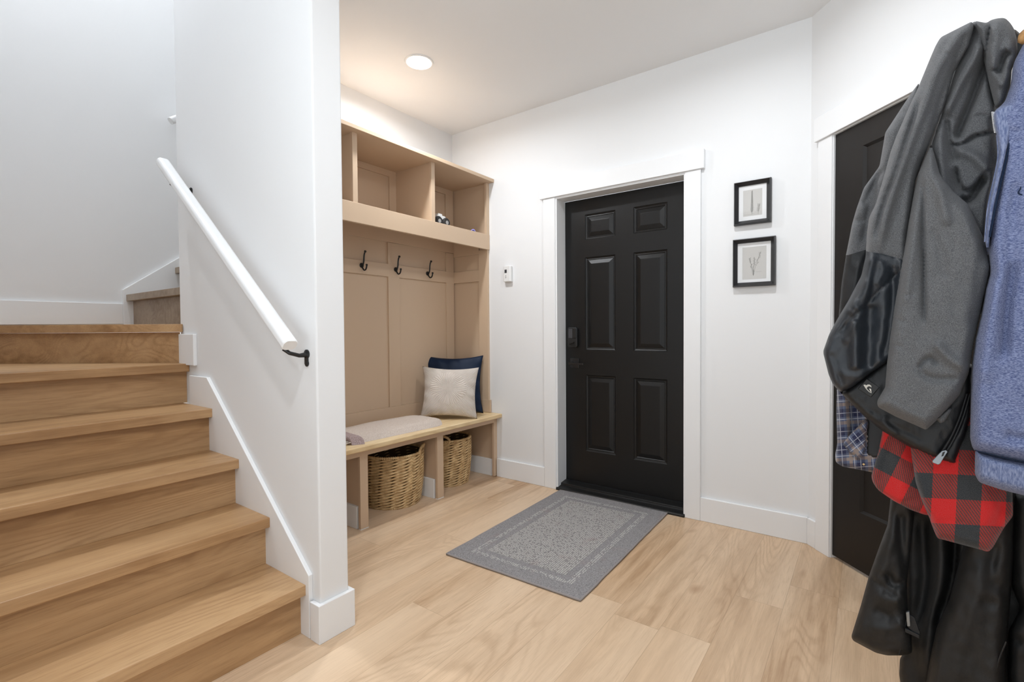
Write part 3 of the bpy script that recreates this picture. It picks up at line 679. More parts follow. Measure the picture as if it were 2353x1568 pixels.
for k_ in range(44):
    x = .085+.33*k_/43+rnd.uniform(-.003, .003); y = -1.303; z = .50+.02*rnd.random()
    fr.tube([(x, y, z), (x+rnd.uniform(-.01, .01), y-.03, z-.002), (x+rnd.uniform(-.02, .02), y-.065, .4965)], .0028, 5)
obj('fringe', fr, 'fringe', tw, smooth=True)

# ------------------------------------------------------------------ toys and ornament on the locker
tt = thing('toy_truck', 'small toy monster truck with white body and big black tyres on the cubby shelf', 'toy', (.29, -.46, 1.873))
obj('body', MB().box(.265, .325, -.505, -.425, 1.925, 1.952).box(.272, .318, -.490, -.450, 1.950, 1.966), 'plast', tt, bevel=.004)
for x in (.258, .325):
    for y in (-.500, -.425):
        w_ = obj('wheel', MB().lathe([(.014, -.014), (.030, -.014), (.034, -.008), (.034, .008), (.030, .014), (.014, .014)], (x, y, 1.907), 24, 'X'), 'rubber', tt, bevel=.001)
        obj('hub', MB().lathe([(.014, -.0155), (.014, .0155)], (x, y, 1.907), 12, 'X'), 'greyp', w_)
obj('chassis', MB().box(.27, .32, -.51, -.415, 1.905, 1.926), 'blackplastic', tt)
tc = MB().lathe([(.009, 0), (.016, 0), (.017, .055), (.019, .058), (.013, .060), (.010, .03)], (0, 0, 0), 24, 'X')
mt = Matrix.Translation((.285, -.105, 1.894)) @ Matrix.Rotation(math.radians(-32), 4, 'Z') @ Matrix.Rotation(math.radians(4), 4, 'Y'); tc.v = [tuple(mt @ Vector(v)) for v in tc.v]
tag(obj('toy_tube', tc, 'purple', smooth=False, org=(.29, -.1, 1.875)), 'small lilac plastic tube lying in the far end of the right cubby', 'toy')
og = thing('brass_ornament', 'small gold wire ornament on top of the locker, half behind the stub wall', 'ornament', (.22, -1.285, 2.301))
def loop(y, z, r, h_): return [(.22, y+r*math.sin(2*math.pi*q/20)*(1 if q else 1), z+h_*math.cos(2*math.pi*q/20)) for q in range(20)]
obj('base', MB().lathe([(.03, 0), (.03, .006), (.008, .010), (.006, .05)], (.22, -1.285, 2.301), 24), 'gold', og)
obj('loop', MB().tube(loop(-1.268, 2.365, .016, .026), .003, 8, True), 'gold', og, smooth=True)
obj('loop', MB().tube(loop(-1.262, 2.425, .020, .028), .003, 8, True), 'gold', og, smooth=True)
obj('loop', MB().tube(loop(-1.305, 2.40, .020, .03), .003, 8, True), 'gold', og, smooth=True)
#GARMENTS
# ------------------------------------------------------------------ coat stand and hanging clothes
# clothes are laid out on a vertical plane through the stand; outline units: 1/1000 m-like steps along and down that plane
SQ = CAM+fwd*1.10+r2*1.10*(2150-1176.5)/FPX; MV = Vector((CAM.x-SQ.x, CAM.y-SQ.y, 0)).normalized()
def lay(x, y, h=0.):
    """point of the hanging plane at outline coordinate (x, y), lifted h metres towards the hall"""
    d = fwd*FPX+r2*(x-1176.5)+u2*(784-y); t = (SQ-CAM).dot(MV)/d.dot(MV); p = CAM+d*t
    return p+(CAM-p).normalized()*h
def chaikin(P, n, closed=True):
    for _ in range(n):
        Q = []
        for i in range(len(P) if closed else len(P)-1):
            a, b_ = P[i], P[(i+1) % len(P)]
            Q += [(a[0]*.78+b_[0]*.22, a[1]*.78+b_[1]*.22), (a[0]*.22+b_[0]*.78, a[1]*.22+b_[1]*.78)]
        P = Q if closed else [P[0]]+Q+[P[-1]]
    return P
def resample(P, s, closed=True):
    out = []; n = len(P) if closed else len(P)-1
    for i in range(n):
        a, b_ = P[i], P[(i+1) % len(P)]; L = math.hypot(b_[0]-a[0], b_[1]-a[1]); k_ = max(1, int(round(L/s)))
        out += [(a[0]+(b_[0]-a[0])*q/k_, a[1]+(b_[1]-a[1])*q/k_) for q in range(k_)]
    return out if closed else out+[P[-1]]
def polydist(Q, P, closed):
    P = np.array(P, float); A = P if closed else P[:-1]; B = np.roll(P, -1, 0) if closed else P[1:]
    best = np.full(len(Q), 1e9); par = np.zeros(len(Q)); side = np.zeros(len(Q)); n = len(A)
    for i in range(n):
        d = B[i]-A[i]; L = max(d@d, 1e-9); t = np.clip(((Q-A[i])@d)/L, 0, 1); c = A[i]+t[:, None]*d; e = Q-c; r = np.hypot(e[:, 0], e[:, 1])
        mk = r < best; best[mk] = r[mk]; par[mk] = ((i+t)/n)[mk]; side[mk] = np.sign(d[0]*e[:, 1]-d[1]*e[:, 0])[mk]
    return best, par, side
def cloth(name, outline, off, thick, mat, parent, folds=(), edge=22., back=.02, step=7., wr=.003, wf=.02, label=None, slope=None, rounds=2, seed=0., seam=None, fk=1.):
    """closed cloth body: outline polygon, rounded front with folds (points, amplitude, width, kind), fuller or flatter back"""
    P = resample(chaikin(resample(list(outline), 16.), rounds), step*.8); xs = [p[0] for p in P]; ys = [p[1] for p in P]; n0 = len(P)
    inner = []; y = min(ys)+step*.5; row = 0
    while y < max(ys):
        x = min(xs)+(step*.5 if row % 2 else 0)
        while x < max(xs): inner.append((x, y)); x += step
        y += step*.87; row += 1
    Q = np.array(inner); dist, _, _ = polydist(Q, P, True)
    Pn = np.array(P); ins = np.zeros(len(Q), bool); j = len(Pn)-1
    for i in range(len(Pn)):
        yi, yj = Pn[i, 1], Pn[j, 1]; c = ((yi > Q[:, 1]) != (yj > Q[:, 1]))
        if yi != yj: c &= Q[:, 0] < (Pn[j, 0]-Pn[i, 0])*(Q[:, 1]-yi)/(yj-yi)+Pn[i, 0]
        ins ^= c; j = i
    Q = Q[ins & (dist > step*.45)]
    se = []; allv = [Vector(p) for p in P]
    if seam:      # seam polyline becomes mesh edges; faces above it take the first fabric, below it the second
        sl = resample(list(seam[0]), step, False); ds, _, _ = polydist(Q, sl, False); Q = Q[ds > step*.45]
        k0 = len(allv); allv += [Vector(q) for q in sl]; se = [(k0+i, k0+i+1) for i in range(len(sl)-1)]
    allv += [Vector(q) for q in Q]
    ov, _, of, _, _, _ = delaunay_2d_cdt(allv, se, [list(range(n0))], 1, 1e-4)
    V = np.array([tuple(v) for v in ov]); dist, _, _ = polydist(V, P, True); dist[dist < .3] = 0
    rim = np.sqrt(np.clip(1-(1-np.clip(dist/edge, 0, 1))**2, 0, 1)); h = thick*rim
    for f in folds:
        pts, amp, wd = f[0], f[1]*fk, f[2]; kind = f[3] if len(f) > 3 else 'g'
        sp = resample(chaikin(list(pts), 2, False), 12, False) if len(pts) > 2 else list(pts)
        d, t, sd = polydist(V, sp, False); tp = np.clip(np.minimum(t, 1-t)*6+.25, 0, 1)
        if kind == 'g': a = np.exp(-(d/wd)**2)
        elif kind == 'v': a = np.exp(-d/wd)                  # sharp crease
        elif kind == 's': a = np.where(sd > 0, np.exp(-(d/wd)), np.exp(-(d/(wd*.22))))   # overlap: long lip on one side
        elif kind == 'z': a = np.where(sd < 0, np.exp(-(d/wd)), np.exp(-(d/(wd*.22))))
        h = h+amp*a*tp*rim
    if slope: h = h+slope(V)*np.minimum(rim*1.5, 1)
    nz = np.array([noise.noise(Vector((v[0]*wf, v[1]*wf*.6, seed)))+.5*noise.noise(Vector((v[0]*wf*2.7, v[1]*wf*1.6, seed+9))) for v in V])
    h = h+wr*nz*rim
    mb = MB(); low = []; K = len(V); bnd = dist <= 0
    front = [lay(v[0], v[1], off+hh) for v, hh in zip(V, h)]
    bk = back*rim
    mb.v = [tuple(p) for p in front]; idx = {}
    for i in range(K):
        if bnd[i]: idx[i] = i
        else: idx[i] = len(mb.v); mb.v.append(tuple(lay(V[i, 0], V[i, 1], off-bk[i])))
    uv = [(v[0]/100, -v[1]/100) for v in V]; mb.uv = uv+[uv[i] for i in range(K) if not bnd[i]]
    for f in of:
        a = list(f); q = [mb.v[i] for i in a]; nn = (Vector(q[1])-Vector(q[0])).cross(Vector(q[2])-Vector(q[0]))
        if nn.dot(CAM-Vector(q[0])) < 0: a = a[::-1]
        fs = [tuple(a), tuple(idx[i] for i in reversed(a))]
        if seam:
            cx = sum(V[i, 0] for i in a)/3; cy = sum(V[i, 1] for i in a)/3; sx = [q[0] for q in seam[0]]; sy = [q[1] for q in seam[0]]
            (mb.f if cy < np.interp(cx, sx, sy) else low).extend(fs)
        else: mb.f.extend(fs)
    def fin(nm, faces, mt_, lab):
        used = sorted({i for f in faces for i in f}); mp = {u: k_ for k_, u in enumerate(used)}; q = MB()
        q.v = [mb.v[u] for u in used]; q.uv = [mb.uv[u] for u in used]; q.f = [tuple(mp[i] for i in f) for f in faces]
        return obj(nm, q, mt_, parent, lab, smooth=True)
    o1 = fin(name, mb.f, mat, label)
    if seam: fin(seam[1], low, seam[2], seam[3])
    return o1
def line3(pts, off, rad, mb, sides=6, closed=False, s=10):
    sp = resample(chaikin(list(pts), 2, False), s, False); mb.tube([lay(x, y, off(x, y) if callable(off) else off) for x, y in sp], rad, sides, closed); return mb

SB = lay(2425, 700, -.06); SB = Vector((SB.x, SB.y, 0))
cs = thing('coat_stand', 'wooden coat stand with ball-tipped pegs hung with jackets at the right edge', 'coat stand', SB)
obj('pole', MB().lathe([(.024, .03), (.026, .10), (.020, .2), (.019, 1.80), (.024, 1.84), (.030, 1.87), (.020, 1.90), (.004, 1.91)], SB, 24), 'peg', cs, smooth=True)
for k_ in range(4):
    a = math.radians(20+90*k_); dv = Vector((math.cos(a), math.sin(a), 0))
    obj('foot', MB().tube([SB+Vector((0, 0, .20)), SB+dv*.10+Vector((0, 0, .13)), SB+dv*.20+Vector((0, 0, .04)), SB+dv*.28+Vector((0, 0, .018))], [.017, .017, .016, .018], 12), 'peg', cs, smooth=True)
pegs = [lay(2300, 85, -.02), lay(2366, 80, .06)]
for tip in pegs+[SB+Vector((.14, -.10, 1.83)), SB+Vector((.12, .12, 1.83))]:
    b0 = Vector((SB.x, SB.y, tip.z-.06)); dv = (tip-b0)
    obj('peg', MB().tube([b0, b0+dv*.5+Vector((0, 0, -.008)), b0+dv*.88, b0+dv*.94, b0+dv, b0+dv*1.06, b0+dv*1.09], [.012, .010, .009, .015, .018, .014, .004], 14), 'peg', cs, smooth=True)

# --- black winter coat hanging lowest, at the back
bc = thing('winter_coat', 'long black winter coat hanging lowest on the stand, its sleeve near the floor', 'coat', lay(2300, 1100, -.1), 'coats')
del bc['group']
cloth('coat_body', [(2100, 1000), (2084, 1180), (2076, 1300), (2074, 1430), (2080, 1500), (2068, 1512), (2066, 1548), (2078, 1640), (2120, 1760), (2620, 1760), (2620, 900), (2250, 860)], -.20, .03, 'coatfab', bc,
      [([(2118, 1185), (2128, 1300), (2118, 1440)], -.02, 16, 'g'), ([(2160, 1200), (2165, 1320), (2135, 1450), (2130, 1560)], .035, 22, 'g'), ([(2195, 1190), (2190, 1330), (2150, 1440)], -.03, 10, 'g'),
       ([(2325, 1180), (2322, 1300), (2360, 1380)], -.015, 6, 'v')], 26, .05, 8., .006, .02, seed=3)
cloth('sleeve', [(2050, 1110), (2040, 1205), (2018, 1264), (1996, 1326), (1978, 1392), (1956, 1463), (1960, 1473), (1990, 1489), (2013, 1501), (2038, 1507), (2078, 1507), (2096, 1502), (2094, 1440), (2086, 1400), (2084, 1340), (2092, 1270), (2100, 1190), (2110, 1110)], -.13, .045, 'coatfab', bc,
      [([(2068, 1180), (2075, 1260), (2085, 1330)], -.022, 12, 'g'), ([(2050, 1180), (2040, 1280), (2030, 1320)], .010, 16, 'g'), ([(2040, 1318), (2052, 1345), (2078, 1340)], -.016, 9, 'g'), ([(1996, 1326), (2030, 1350), (2075, 1385)], -.007, 3.5, 'v'),
       ([(2015, 1365), (2045, 1385), (2075, 1372)], .012, 13, 'g'), ([(2010, 1400), (2050, 1420)], -.010, 10, 'g'), ([(2000, 1440), (2040, 1450), (2070, 1430)], .010, 14, 'g'), ([(1968, 1455), (2010, 1480), (2085, 1488)], -.006, 5, 'v')], 26, .035, 6., .006, .03, seed=5)
b = MB(); line3([(2066, 1505), (2075, 1465), (2084, 1425)], -.092, .0016, b); obj('seam', b, 'blackfab', bc)
obj('buckle', MB().prism([lay(2082, 1405, -.082), lay(2090, 1403, -.082), lay(2092, 1437, -.082), lay(2085, 1437, -.082)], MV*.008), 'zipm', bc, label='grey plastic cuff buckle', bevel=.001)
obj('cuff_strap', MB().prism([lay(2086, 1408, -.09), lay(2102, 1418, -.09), lay(2114, 1452, -.09), lay(2113, 1462, -.09), lay(2086, 1440, -.09)], MV*.006), 'blackfab', bc, bevel=.001)
obj('cuff_strap', MB().prism([lay(2080, 1441, -.088), lay(2113, 1457, -.088), lay(2113, 1465, -.088), lay(2080, 1450, -.088)], MV*.008), 'blackfab', bc, bevel=.001)
cloth('sleeve', [(2225, 1130), (2215, 1250), (2182, 1377), (2152, 1443), (2138, 1510), (2126, 1580), (2110, 1700), (2280, 1720), (2310, 1600), (2313, 1480), (2322, 1380), (2330, 1250), (2335, 1130)], -.125, .06, 'coatfab', bc,
      [([(2290, 1250), (2270, 1330), (2310, 1360)], -.012, 14, 'g'), ([(2265, 1290), (2240, 1400), (2200, 1500)], .014, 26, 'g'), ([(2310, 1350), (2318, 1470), (2312, 1560)], -.02, 8, 'g'), ([(2250, 1380), (2290, 1390)], -.008, 12, 'g')], 34, .04, 7., .007, .02, seed=7)
b = MB(); line3([(2312, 1475), (2295, 1515), (2275, 1590)], -.068, .0016, b); obj('seam', b, 'blackfab', bc)
cloth('coat_panel', [(2318, 1130), (2322, 1240), (2322, 1340), (2345, 1400), (2318, 1450), (2316, 1560), (2330, 1700), (2560, 1700), (2560, 1100)], -.15, .05, 'coatfab', bc,
      [([(2330, 1180), (2328, 1300), (2350, 1400)], -.01, 5, 'v'), ([(2320, 1460), (2345, 1480)], -.012, 10, 'g')], 30, .03, 8., .006, .02, seed=8)

# --- blue plaid flannel, behind on the left
fb = thing('flannel_shirt', 'navy and white plaid flannel shirt below the grey jacket, left of the red plaid', 'shirt', lay(1960, 1000, -.15))
cloth('shirt_body', [(1930, 800), (1922, 870), (1923, 899), (1922, 950), (1924, 1022), (1919, 1045), (1920, 1063), (1936, 1073), (1970, 1079), (2020, 1089), (2060, 1090), (2080, 800)], -.115, .035, 'bluep', fb,
      [([(1960, 900), (1965, 960), (1958, 1010)], -.018, 9, 'g'), ([(1921, 1038), (1935, 1050), (1960, 1052), (2010, 1062)], -.006, 3, 'v'), ([(1940, 880), (1938, 1000)], .008, 8, 'g')], 14, .03, 5., .004, .04, seed=2)
cloth('lining', [(1968, 860), (1984, 940), (1990, 975), (1988, 1040), (1998, 1054), (2040, 1058), (2050, 860)], -.085, .008, 'blackfab', fb, (), 5, .01, 6., .001, label='dark lining')
cloth('lapel', [(1936, 1021), (1950, 1003), (1972, 980), (1990, 962), (1996, 972), (1990, 1000), (1988, 1038), (1976, 1056), (1955, 1042)], -.072, .008, 'bluep2', fb, [([(1945, 1022), (1975, 1000), (1990, 980)], .004, 6, 'g')], 6, .006, 5., .002, rounds=1)
b = MB().tube([lay(1984.5, 1067.5, -.082), lay(1984.5, 1067.5, -.0765)], [.0032, .0026], 12); obj('snap_button', b, 'gold', fb)

# --- red buffalo plaid shirt
rp = thing('buffalo_plaid_shirt', 'red and black buffalo plaid fleece shirt hanging under the grey jacket and blue hoodie', 'shirt', lay(2180, 1100, -.1))
cloth('shirt_body', [(2034, 960), (2026, 1000), (2019, 1037), (2006, 1080), (2002, 1095), (2006, 1110), (2018, 1127), (2054, 1152), (2091, 1172), (2126, 1184), (2160, 1186), (2200, 1150), (2200, 950)], -.075, .028, 'red2', rp,
      [([(2075, 1010), (2070, 1080), (2085, 1150)], .010, 22, 'g'), ([(2040, 1010), (2032, 1070), (2022, 1110)], -.006, 12, 'g')], 12, .02, 5.5, .003, .03, seed=4)
cloth('sleeve', [(2086, 980), (2092, 1028), (2096, 1060), (2104, 1110), (2118, 1150), (2136, 1192), (2144, 1215), (2154, 1238), (2168, 1241), (2209, 1252), (2250, 1263), (2271, 1269), (2281, 1260), (2306, 1215), (2328, 1186), (2326, 1120), (2400, 1040), (2400, 960), (2220, 940)], -.045, .05, 'red1', rp,
      [([(2098, 1050), (2108, 1110), (2138, 1185)], .012, 10, 'g'), ([(2142, 1200), (2200, 1196), (2262, 1214), (2300, 1205)], -.006, 2.6, 'v'), ([(2262, 1130), (2258, 1180), (2250, 1230)], .006, 24, 'g'), ([(2322, 1080), (2310, 1160), (2285, 1225)], -.012, 14, 'g')], 20, .03, 6., .004, .02, seed=6)

# --- grey winter jacket
gj = thing('winter_jacket', 'grey heather winter jacket with black lower panels, hung by its hood on the stand', 'jacket', lay(2200, 500, -.05))
cloth('rear_sleeve', [(2112, 190), (2093, 215), (2062, 262), (2034, 305), (2030, 330), (2021, 382), (1985, 432), (1968, 480), (1958, 515), (1944, 586), (1934, 650), (1928, 715), (1925, 770), (1960, 800), (1985, 720), (1998, 590), (2030, 500), (2110, 330)], -.12, .03, 'greyfab', gj,
      [([(2100, 240), (2050, 330), (2020, 430)], .008, 14, 'g'), ([(2020, 390), (2000, 470), (1985, 560)], -.012, 10, 'g'), ([(1950, 505), (1985, 508)], -.010, 5, 'v'), ([(2034, 250), (2062, 262), (2085, 255)], -.006, 3, 'v'), ([(2030, 385), (1998, 440), (1985, 470)], -.014, 6, 'v'), ([(1975, 600), (1955, 700)], .008, 10, 'g')], 16, .02, 5., .004, seed=11,
      seam=([(1935, 589), (1950, 586), (1990, 574), (2010, 566)], 'rear_sleeve_cuff', 'blackfab', 'black lower sleeve'), fk=1.2)
cloth('hood', [(2240, 48), (2267, 53), (2277, 46), (2292, 42), (2309, 41), (2321, 52), (2331, 68), (2338, 95), (2338, 120), (2333, 141), (2325, 160), (2322, 198), (2309, 236), (2288, 251), (2282, 230), (2272, 190), (2262, 145), (2255, 100)], .005, .055, 'greyfab', gj,
      [([(2276, 50), (2268, 100), (2262, 140)], -.03, 5, 'v'), ([(2320, 118), (2305, 135), (2292, 168)], -.030, 9, 'g'), ([(2268, 130), (2280, 190), (2288, 240)], -.012, 5, 'v'), ([(2290, 60), (2280, 110), (2285, 160)], .014, 16, 'g'), ([(2318, 100), (2312, 190)], .010, 9, 'g'), ([(2292, 170), (2300, 200), (2318, 165)], .010, 8, 'g')], 18, .04, 5., .003, .03, seed=13, fk=1.3)
cloth('jacket_body', [(2236, 49), (2268, 54), (2276, 90), (2266, 140), (2276, 190), (2288, 250), (2287, 300), (2296, 360), (2284, 411), (2272, 470), (2268, 560), (2300, 640), (2300, 740), (2180, 700), (2100, 600), (2110, 420), (2170, 240), (2205, 120)], -.03, .055, 'greyfab', gj,
      [([(2240, 60), (2226, 105), (2190, 166), (2170, 242)], -.03, 6, 'v'),
       ([(2275, 60), (2268, 137), (2250, 185), (2229, 240), (2208, 290), (2198, 318)], -.036, 9, 'g'),
       ([(2252, 100), (2236, 140), (2205, 190), (2172, 260)], .022, 11, 'g'),
       ([(2268, 165), (2278, 190), (2287, 235)], -.014, 5, 'v'),
       ([(2152, 282), (2162, 272), (2186, 270), (2204, 278)], -.006, 2.4, 'v'), ([(2212, 290), (2240, 266), (2262, 264), (2282, 274)], -.006, 2.4, 'v'),
       ([(2188, 328), (2205, 334), (2240, 310), (2262, 306), (2284, 300)], -.026, 6, 's'),
       ([(2160, 290), (2160, 360), (2172, 446), (2196, 520)], .018, 13, 'g'), ([(2175, 275), (2180, 320), (2196, 370)], -.014, 7, 'g'),
       ([(2198, 385), (2206, 425), (2220, 440), (2244, 425), (2262, 400)], -.026, 8, 's'), ([(2208, 460), (2230, 462), (2250, 430), (2262, 412)], -.030, 9, 'g'),
       ([(2140, 312), (2112, 400), (2096, 470), (2086, 540)], -.030, 8, 'g'), ([(2108, 432), (2140, 432), (2160, 425)], -.007, 4, 'g'), ([(2200, 340), (2240, 360), (2270, 390)], .012, 14, 'g'),
       ([(2280, 270), (2288, 330), (2280, 390)], -.012, 9, 'g')], 14, .05, 5., .004, .02, seed=14, fk=1.45)
cloth('front_panel', [(2234, 49), (2204, 64), (2161, 86), (2150, 105), (2140, 128), (2110, 201), (2095, 232), (2060, 312), (2046, 350), (2035, 392), (2012, 470), (1997, 500), (1992, 535), (1989, 590), (1979, 634), (1950, 690), (1922, 737), (1905, 769), (1891, 809), (1896, 829), (1904, 861), (1914, 884), (1931, 902), (1960, 892), (2000, 860), (2040, 835), (2070, 780), (2084, 600), (2086, 545), (2092, 500), (2104, 414), (2142, 313), (2171, 242), (2192, 166), (2226, 105), (2238, 62)], .010, .048, 'greyfab', gj,
      [([(2215, 66), (2190, 100), (2150, 165), (2126, 240), (2090, 330), (2064, 400), (2036, 490), (2018, 570)], .024, 11, 'g'), ([(2218, 80), (2202, 130), (2172, 200), (2142, 300), (2106, 400)], -.020, 8, 'g'),
       ([(2100, 236), (2075, 320), (2050, 392), (2020, 460), (2004, 560)], .012, 8, 'g'), ([(2112, 230), (2082, 320), (2058, 400), (2026, 480), (2010, 545)], -.016, 6, 'g'), ([(2140, 121), (2165, 121), (2184, 124), (2194, 134)], -.006, 2.2, 'v'),
       ([(1994, 578), (2030, 583), (2080, 597)], -.005, 2.4, 'v'), ([(1990, 536), (2000, 545), (2003, 556)], -.006, 2.4, 'v'),
       ([(2072, 620), (2035, 655), (1990, 700), (1950, 742), (1918, 775)], -.009, 3., 'v'), ([(2006, 590), (1985, 670), (1955, 725)], .014, 12, 'g'), ([(1998, 640), (1990, 690), (1965, 740), (1940, 790)], .009, 8, 'g'), ([(1968, 735), (1964, 800), (1966, 850)], .018, 13, 'g'), ([(2000, 700), (1998, 780), (1995, 850)], -.016, 16, 'g'),
       ([(2024, 600), (2030, 625), (2012, 655)], .006, 7, 'g'), ([(1970, 690), (1960, 700), (1975, 712)], .006, 6, 'g'), ([(1905, 815), (1925, 850), (1935, 890)], -.008, 8, 'g'), ([(2056, 610), (2048, 740), (2030, 830)], -.014, 12, 'g'), ([(1900, 815), (1930, 860), (1990, 870)], .006, 8, 'g')], 16, .035, 5., .004, .03, seed=15,
      seam=([(1980, 574), (1996, 579), (2030, 584), (2068, 595), (2100, 606)], 'lower_panel', 'slatefab', 'slate black lower panel'))
cloth('hem_band', [(1912, 884), (1931, 902), (1953, 925), (1991, 962), (2028, 991), (2091, 1028), (2143, 1052), (2170, 1062), (2196, 1069), (2206, 1039), (2222, 1000), (2232, 960), (2240, 840), (2100, 790), (2040, 820), (2002, 850), (1960, 880), (1935, 902)], -.012, .040, 'blackfab', gj,
      [([(1932, 902), (1980, 868), (2010, 846)], -.008, 3, 'v'), ([(1953, 905), (1995, 940), (2050, 975), (2130, 1015)], -.004, 2.6, 'v'), ([(2030, 960), (2035, 985), (2060, 1005)], .008, 10, 'g'), ([(2228, 900), (2205, 980), (2160, 1045)], -.010, 4, 'v')], 14, .03, 5.5, .004, .03, seed=17)
cloth('sleeve', [(2086, 520), (2082, 548), (2070, 610), (2064, 650), (2055, 703), (2044, 780), (2038, 837), (2034, 890), (2031, 895), (2015, 922), (2017, 936), (2060, 959), (2100, 976), (2128, 989), (2154, 965), (2180, 938), (2206, 907), (2226, 858), (2232, 820), (2246, 751), (2262, 680), (2276, 625), (2278, 613), (2264, 556), (2225, 470), (2190, 440), (2160, 400), (2140, 330), (2110, 400), (2098, 455)], .040, .065, 'greyfab', gj,
      [([(2122, 420), (2122, 520), (2124, 640), (2126, 740)], -.026, 9, 's'), ([(2150, 340), (2160, 440), (2178, 520)], .014, 14, 'g'), ([(2100, 480), (2090, 600), (2080, 700)], .008, 12, 'g'), ([(2145, 525), (2165, 600), (2172, 640)], -.006, 10, 'g'),
       ([(2112, 845), (2126, 826), (2140, 822), (2152, 838)], -.014, 6, 'g'), ([(2150, 790), (2185, 830), (2226, 848)], .016, 12, 'g'), ([(2112, 850), (2135, 872), (2200, 872)], -.010, 8, 'g'), ([(2060, 660), (2080, 680), (2100, 676)], -.004, 5, 'g'),
       ([(2054, 730), (2080, 742)], -.005, 5, 'g'), ([(2046, 790), (2075, 800)], -.005, 5, 'g'), ([(2036, 905), (2080, 935), (2134, 958), (2200, 905)], -.003, 2.2, 'v'), ([(2262, 560), (2250, 660), (2232, 760)], -.012, 14, 'g')], 26, .03, 5., .004, .02, seed=18)
cloth('cuff_tab', [(2150, 962), (2172, 944), (2184, 936), (2187, 944), (2170, 970), (2160, 974)], .045, .012, 'greyfab', gj, (), 4, .006, 4., .0, rounds=1)
# woven patch with the jacket maker's wave-and-peak mark
def patchpt(u, v, h): a, b_, c, d = (1992, 870), (2022, 890), (1998, 912), (1972, 893); return lay(a[0]+(b_[0]-a[0])*u+(d[0]-a[0])*v, a[1]+(b_[1]-a[1])*u+(d[1]-a[1])*v, h)
pt = obj('patch', MB().prism([patchpt(0, 0, .022), patchpt(1, 0, .022), patchpt(1, 1, .022), patchpt(0, 1, .022)], MV*.0085), 'leather', gj, 'black rubber logo patch', bevel=.0015)
def markp(x, y): return lay(x, y, .0315)
wave = [(1984, 885), (1988, 884), (1990, 886), (1994, 884), (1998, 884), (2002, 887), (2002.5, 891), (2000, 888.5), (1996, 888), (1993, 890), (1991.5, 893), (1996, 898), (2001, 903), (2000.5, 900), (1997.5, 895), (1998.5, 892.5), (2002, 895), (2002.5, 904), (1997, 901), (1990, 894)]
obj('patch_mark', MB().prism([markp(x, y) for x, y in wave], MV*.0008), 'logo', pt, 'cream wave and peak mark')
z1 = MB(); line3([(2222, 905), (2206, 960), (2186, 1005), (2163, 1042)], .030, .0025, z1); line3([(2229, 905), (2213, 962), (2193, 1008), (2170, 1046)], .028, .0025, z1)
obj('zipper', z1, 'blackfab', gj, smooth=True)
pull = MB().prism([lay(2164, 1036, .036), lay(2174, 1034, .036), lay(2178, 1038, .036), lay(2170, 1050, .036), lay(2161, 1065, .036), lay(2156, 1068, .036), lay(2143, 1063, .036), lay(2142, 1059, .036), lay(2154, 1046, .036)], MV*.004)
zp = obj('zip_pull', pull, 'zipm', gj, label='dull metal zip pull', bevel=.001)
obj('pull_slot', MB().prism([lay(2166, 1040, .0405), lay(2172, 1038, .0405), lay(2168, 1048, .0405), lay(2163, 1050, .0405)], MV*.0004), 'leather', zp)
cloth('collar_back', [(2322, 75), (2331, 66), (2352, 84), (2372, 110), (2372, 200), (2330, 150)], -.05, .03, 'blackfab', gj, (), 8, .02, 6., .002)

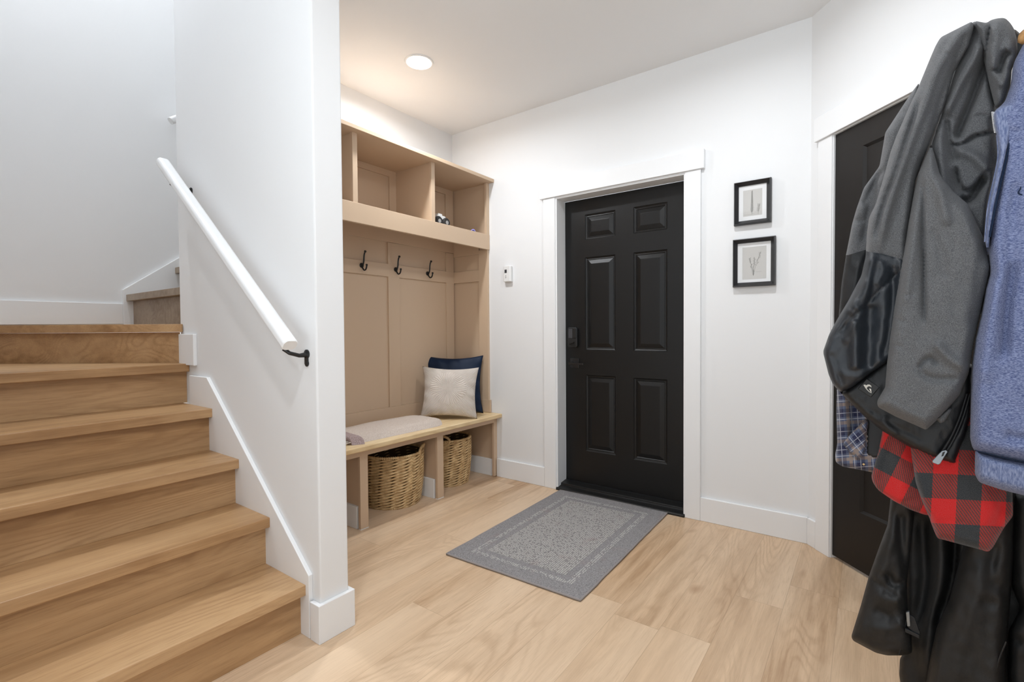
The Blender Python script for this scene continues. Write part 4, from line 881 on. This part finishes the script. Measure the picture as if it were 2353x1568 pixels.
# --- blue hoodie, nearest
hd_ = thing('hooded_sweatshirt', 'heathered blue zip hoodie with ribbed hem, rightmost and nearest of the hanging clothes', 'hoodie', lay(2400, 600, 0))
cloth('hoodie_body', [(2420, 60), (2360, 84), (2346, 112), (2331, 141), (2326, 160), (2322, 198), (2309, 234), (2292, 250), (2287, 262), (2290, 300), (2300, 340), (2300, 370), (2290, 430), (2276, 500), (2270, 570), (2275, 625), (2266, 660), (2255, 723), (2241, 780), (2233, 838), (2231, 900), (2229, 1008), (2234, 1028), (2241, 1038), (2300, 1052), (2380, 1068), (2560, 1080), (2560, 120)], .055, .075, 'hood', hd_,
      [([(2330, 600), (2312, 720), (2308, 820)], -.022, 13, 'g'), ([(2290, 640), (2272, 760), (2262, 880)], .012, 24, 'g'), ([(2366, 150), (2340, 220), (2336, 300)], .008, 18, 'g'), ([(2325, 330), (2340, 324), (2380, 316)], -.005, 2.4, 'v'), ([(2335, 420), (2325, 520), (2318, 600)], -.008, 16, 'g'),
       ([(2310, 1000), (2340, 1010), (2380, 1004)], -.012, 10, 'g')], 30, .05, 6., .004, .015, seed=21)
cloth('hem_rib', [(2241, 1034), (2240, 1062), (2240, 1091), (2250, 1109), (2301, 1126), (2353, 1139), (2440, 1152), (2560, 1160), (2560, 1076), (2380, 1066), (2300, 1050)], .058, .052, 'rib', hd_, [([(2245, 1040), (2300, 1053), (2380, 1068)], -.010, 3, 'v')], 22, .05, 6., .002, .03, seed=22, label='ribbed blue hem')
cloth('placket', [(2292, 248), (2312, 240), (2332, 235), (2341, 240), (2334, 262), (2324, 310), (2312, 370), (2300, 420), (2288, 475), (2276, 540), (2270, 590), (2264, 556), (2268, 500), (2272, 470), (2284, 412), (2295, 360), (2292, 320), (2285, 288), (2283, 260)], .098, .034, 'rib', hd_, [([(2336, 242), (2326, 300), (2305, 395), (2280, 500)], -.008, 3, 'v')], 8, .02, 4.5, .001, label='ribbed blue zip placket', rounds=1)
b = MB(); line3([(2292, 310), (2296, 360), (2285, 412), (2272, 470), (2268, 500), (2264, 556)], .098, .0022, b); obj('piping', b, 'rib', hd_, label='ribbed blue zip edge')
b = MB(); line3([(2284, 258), (2286, 288), (2290, 305)], .100, .0009, b)
for k_ in range(16):
    t_ = k_/15; x = 2284+3*t_+3*t_*t_; y = 258+46*t_; p = lay(x-1.5, y, .100); b.tube([p, p+r2*-.003], .0011, 5)
obj('zipper', b, 'mat', hd_, label='white zip teeth')
b = MB()
line3([(2372, 413), (2345, 417), (2347, 431), (2336, 446), (2372, 452)], .126, .0011, b, s=30); obj('chest_mark', b, 'navy', hd_, label='dark outlined chest print')
b = MB(); line3([(2341, 238), (2334, 262), (2324, 310), (2311, 370), (2299, 420), (2286, 480), (2274, 545)], .125, .0016, b); obj('seam', b, 'navy', hd_)
b = MB(); line3([(2240, 1035), (2300, 1051), (2353, 1062), (2420, 1072)], .108, .0012, b); obj('seam', b, 'navy', hd_)
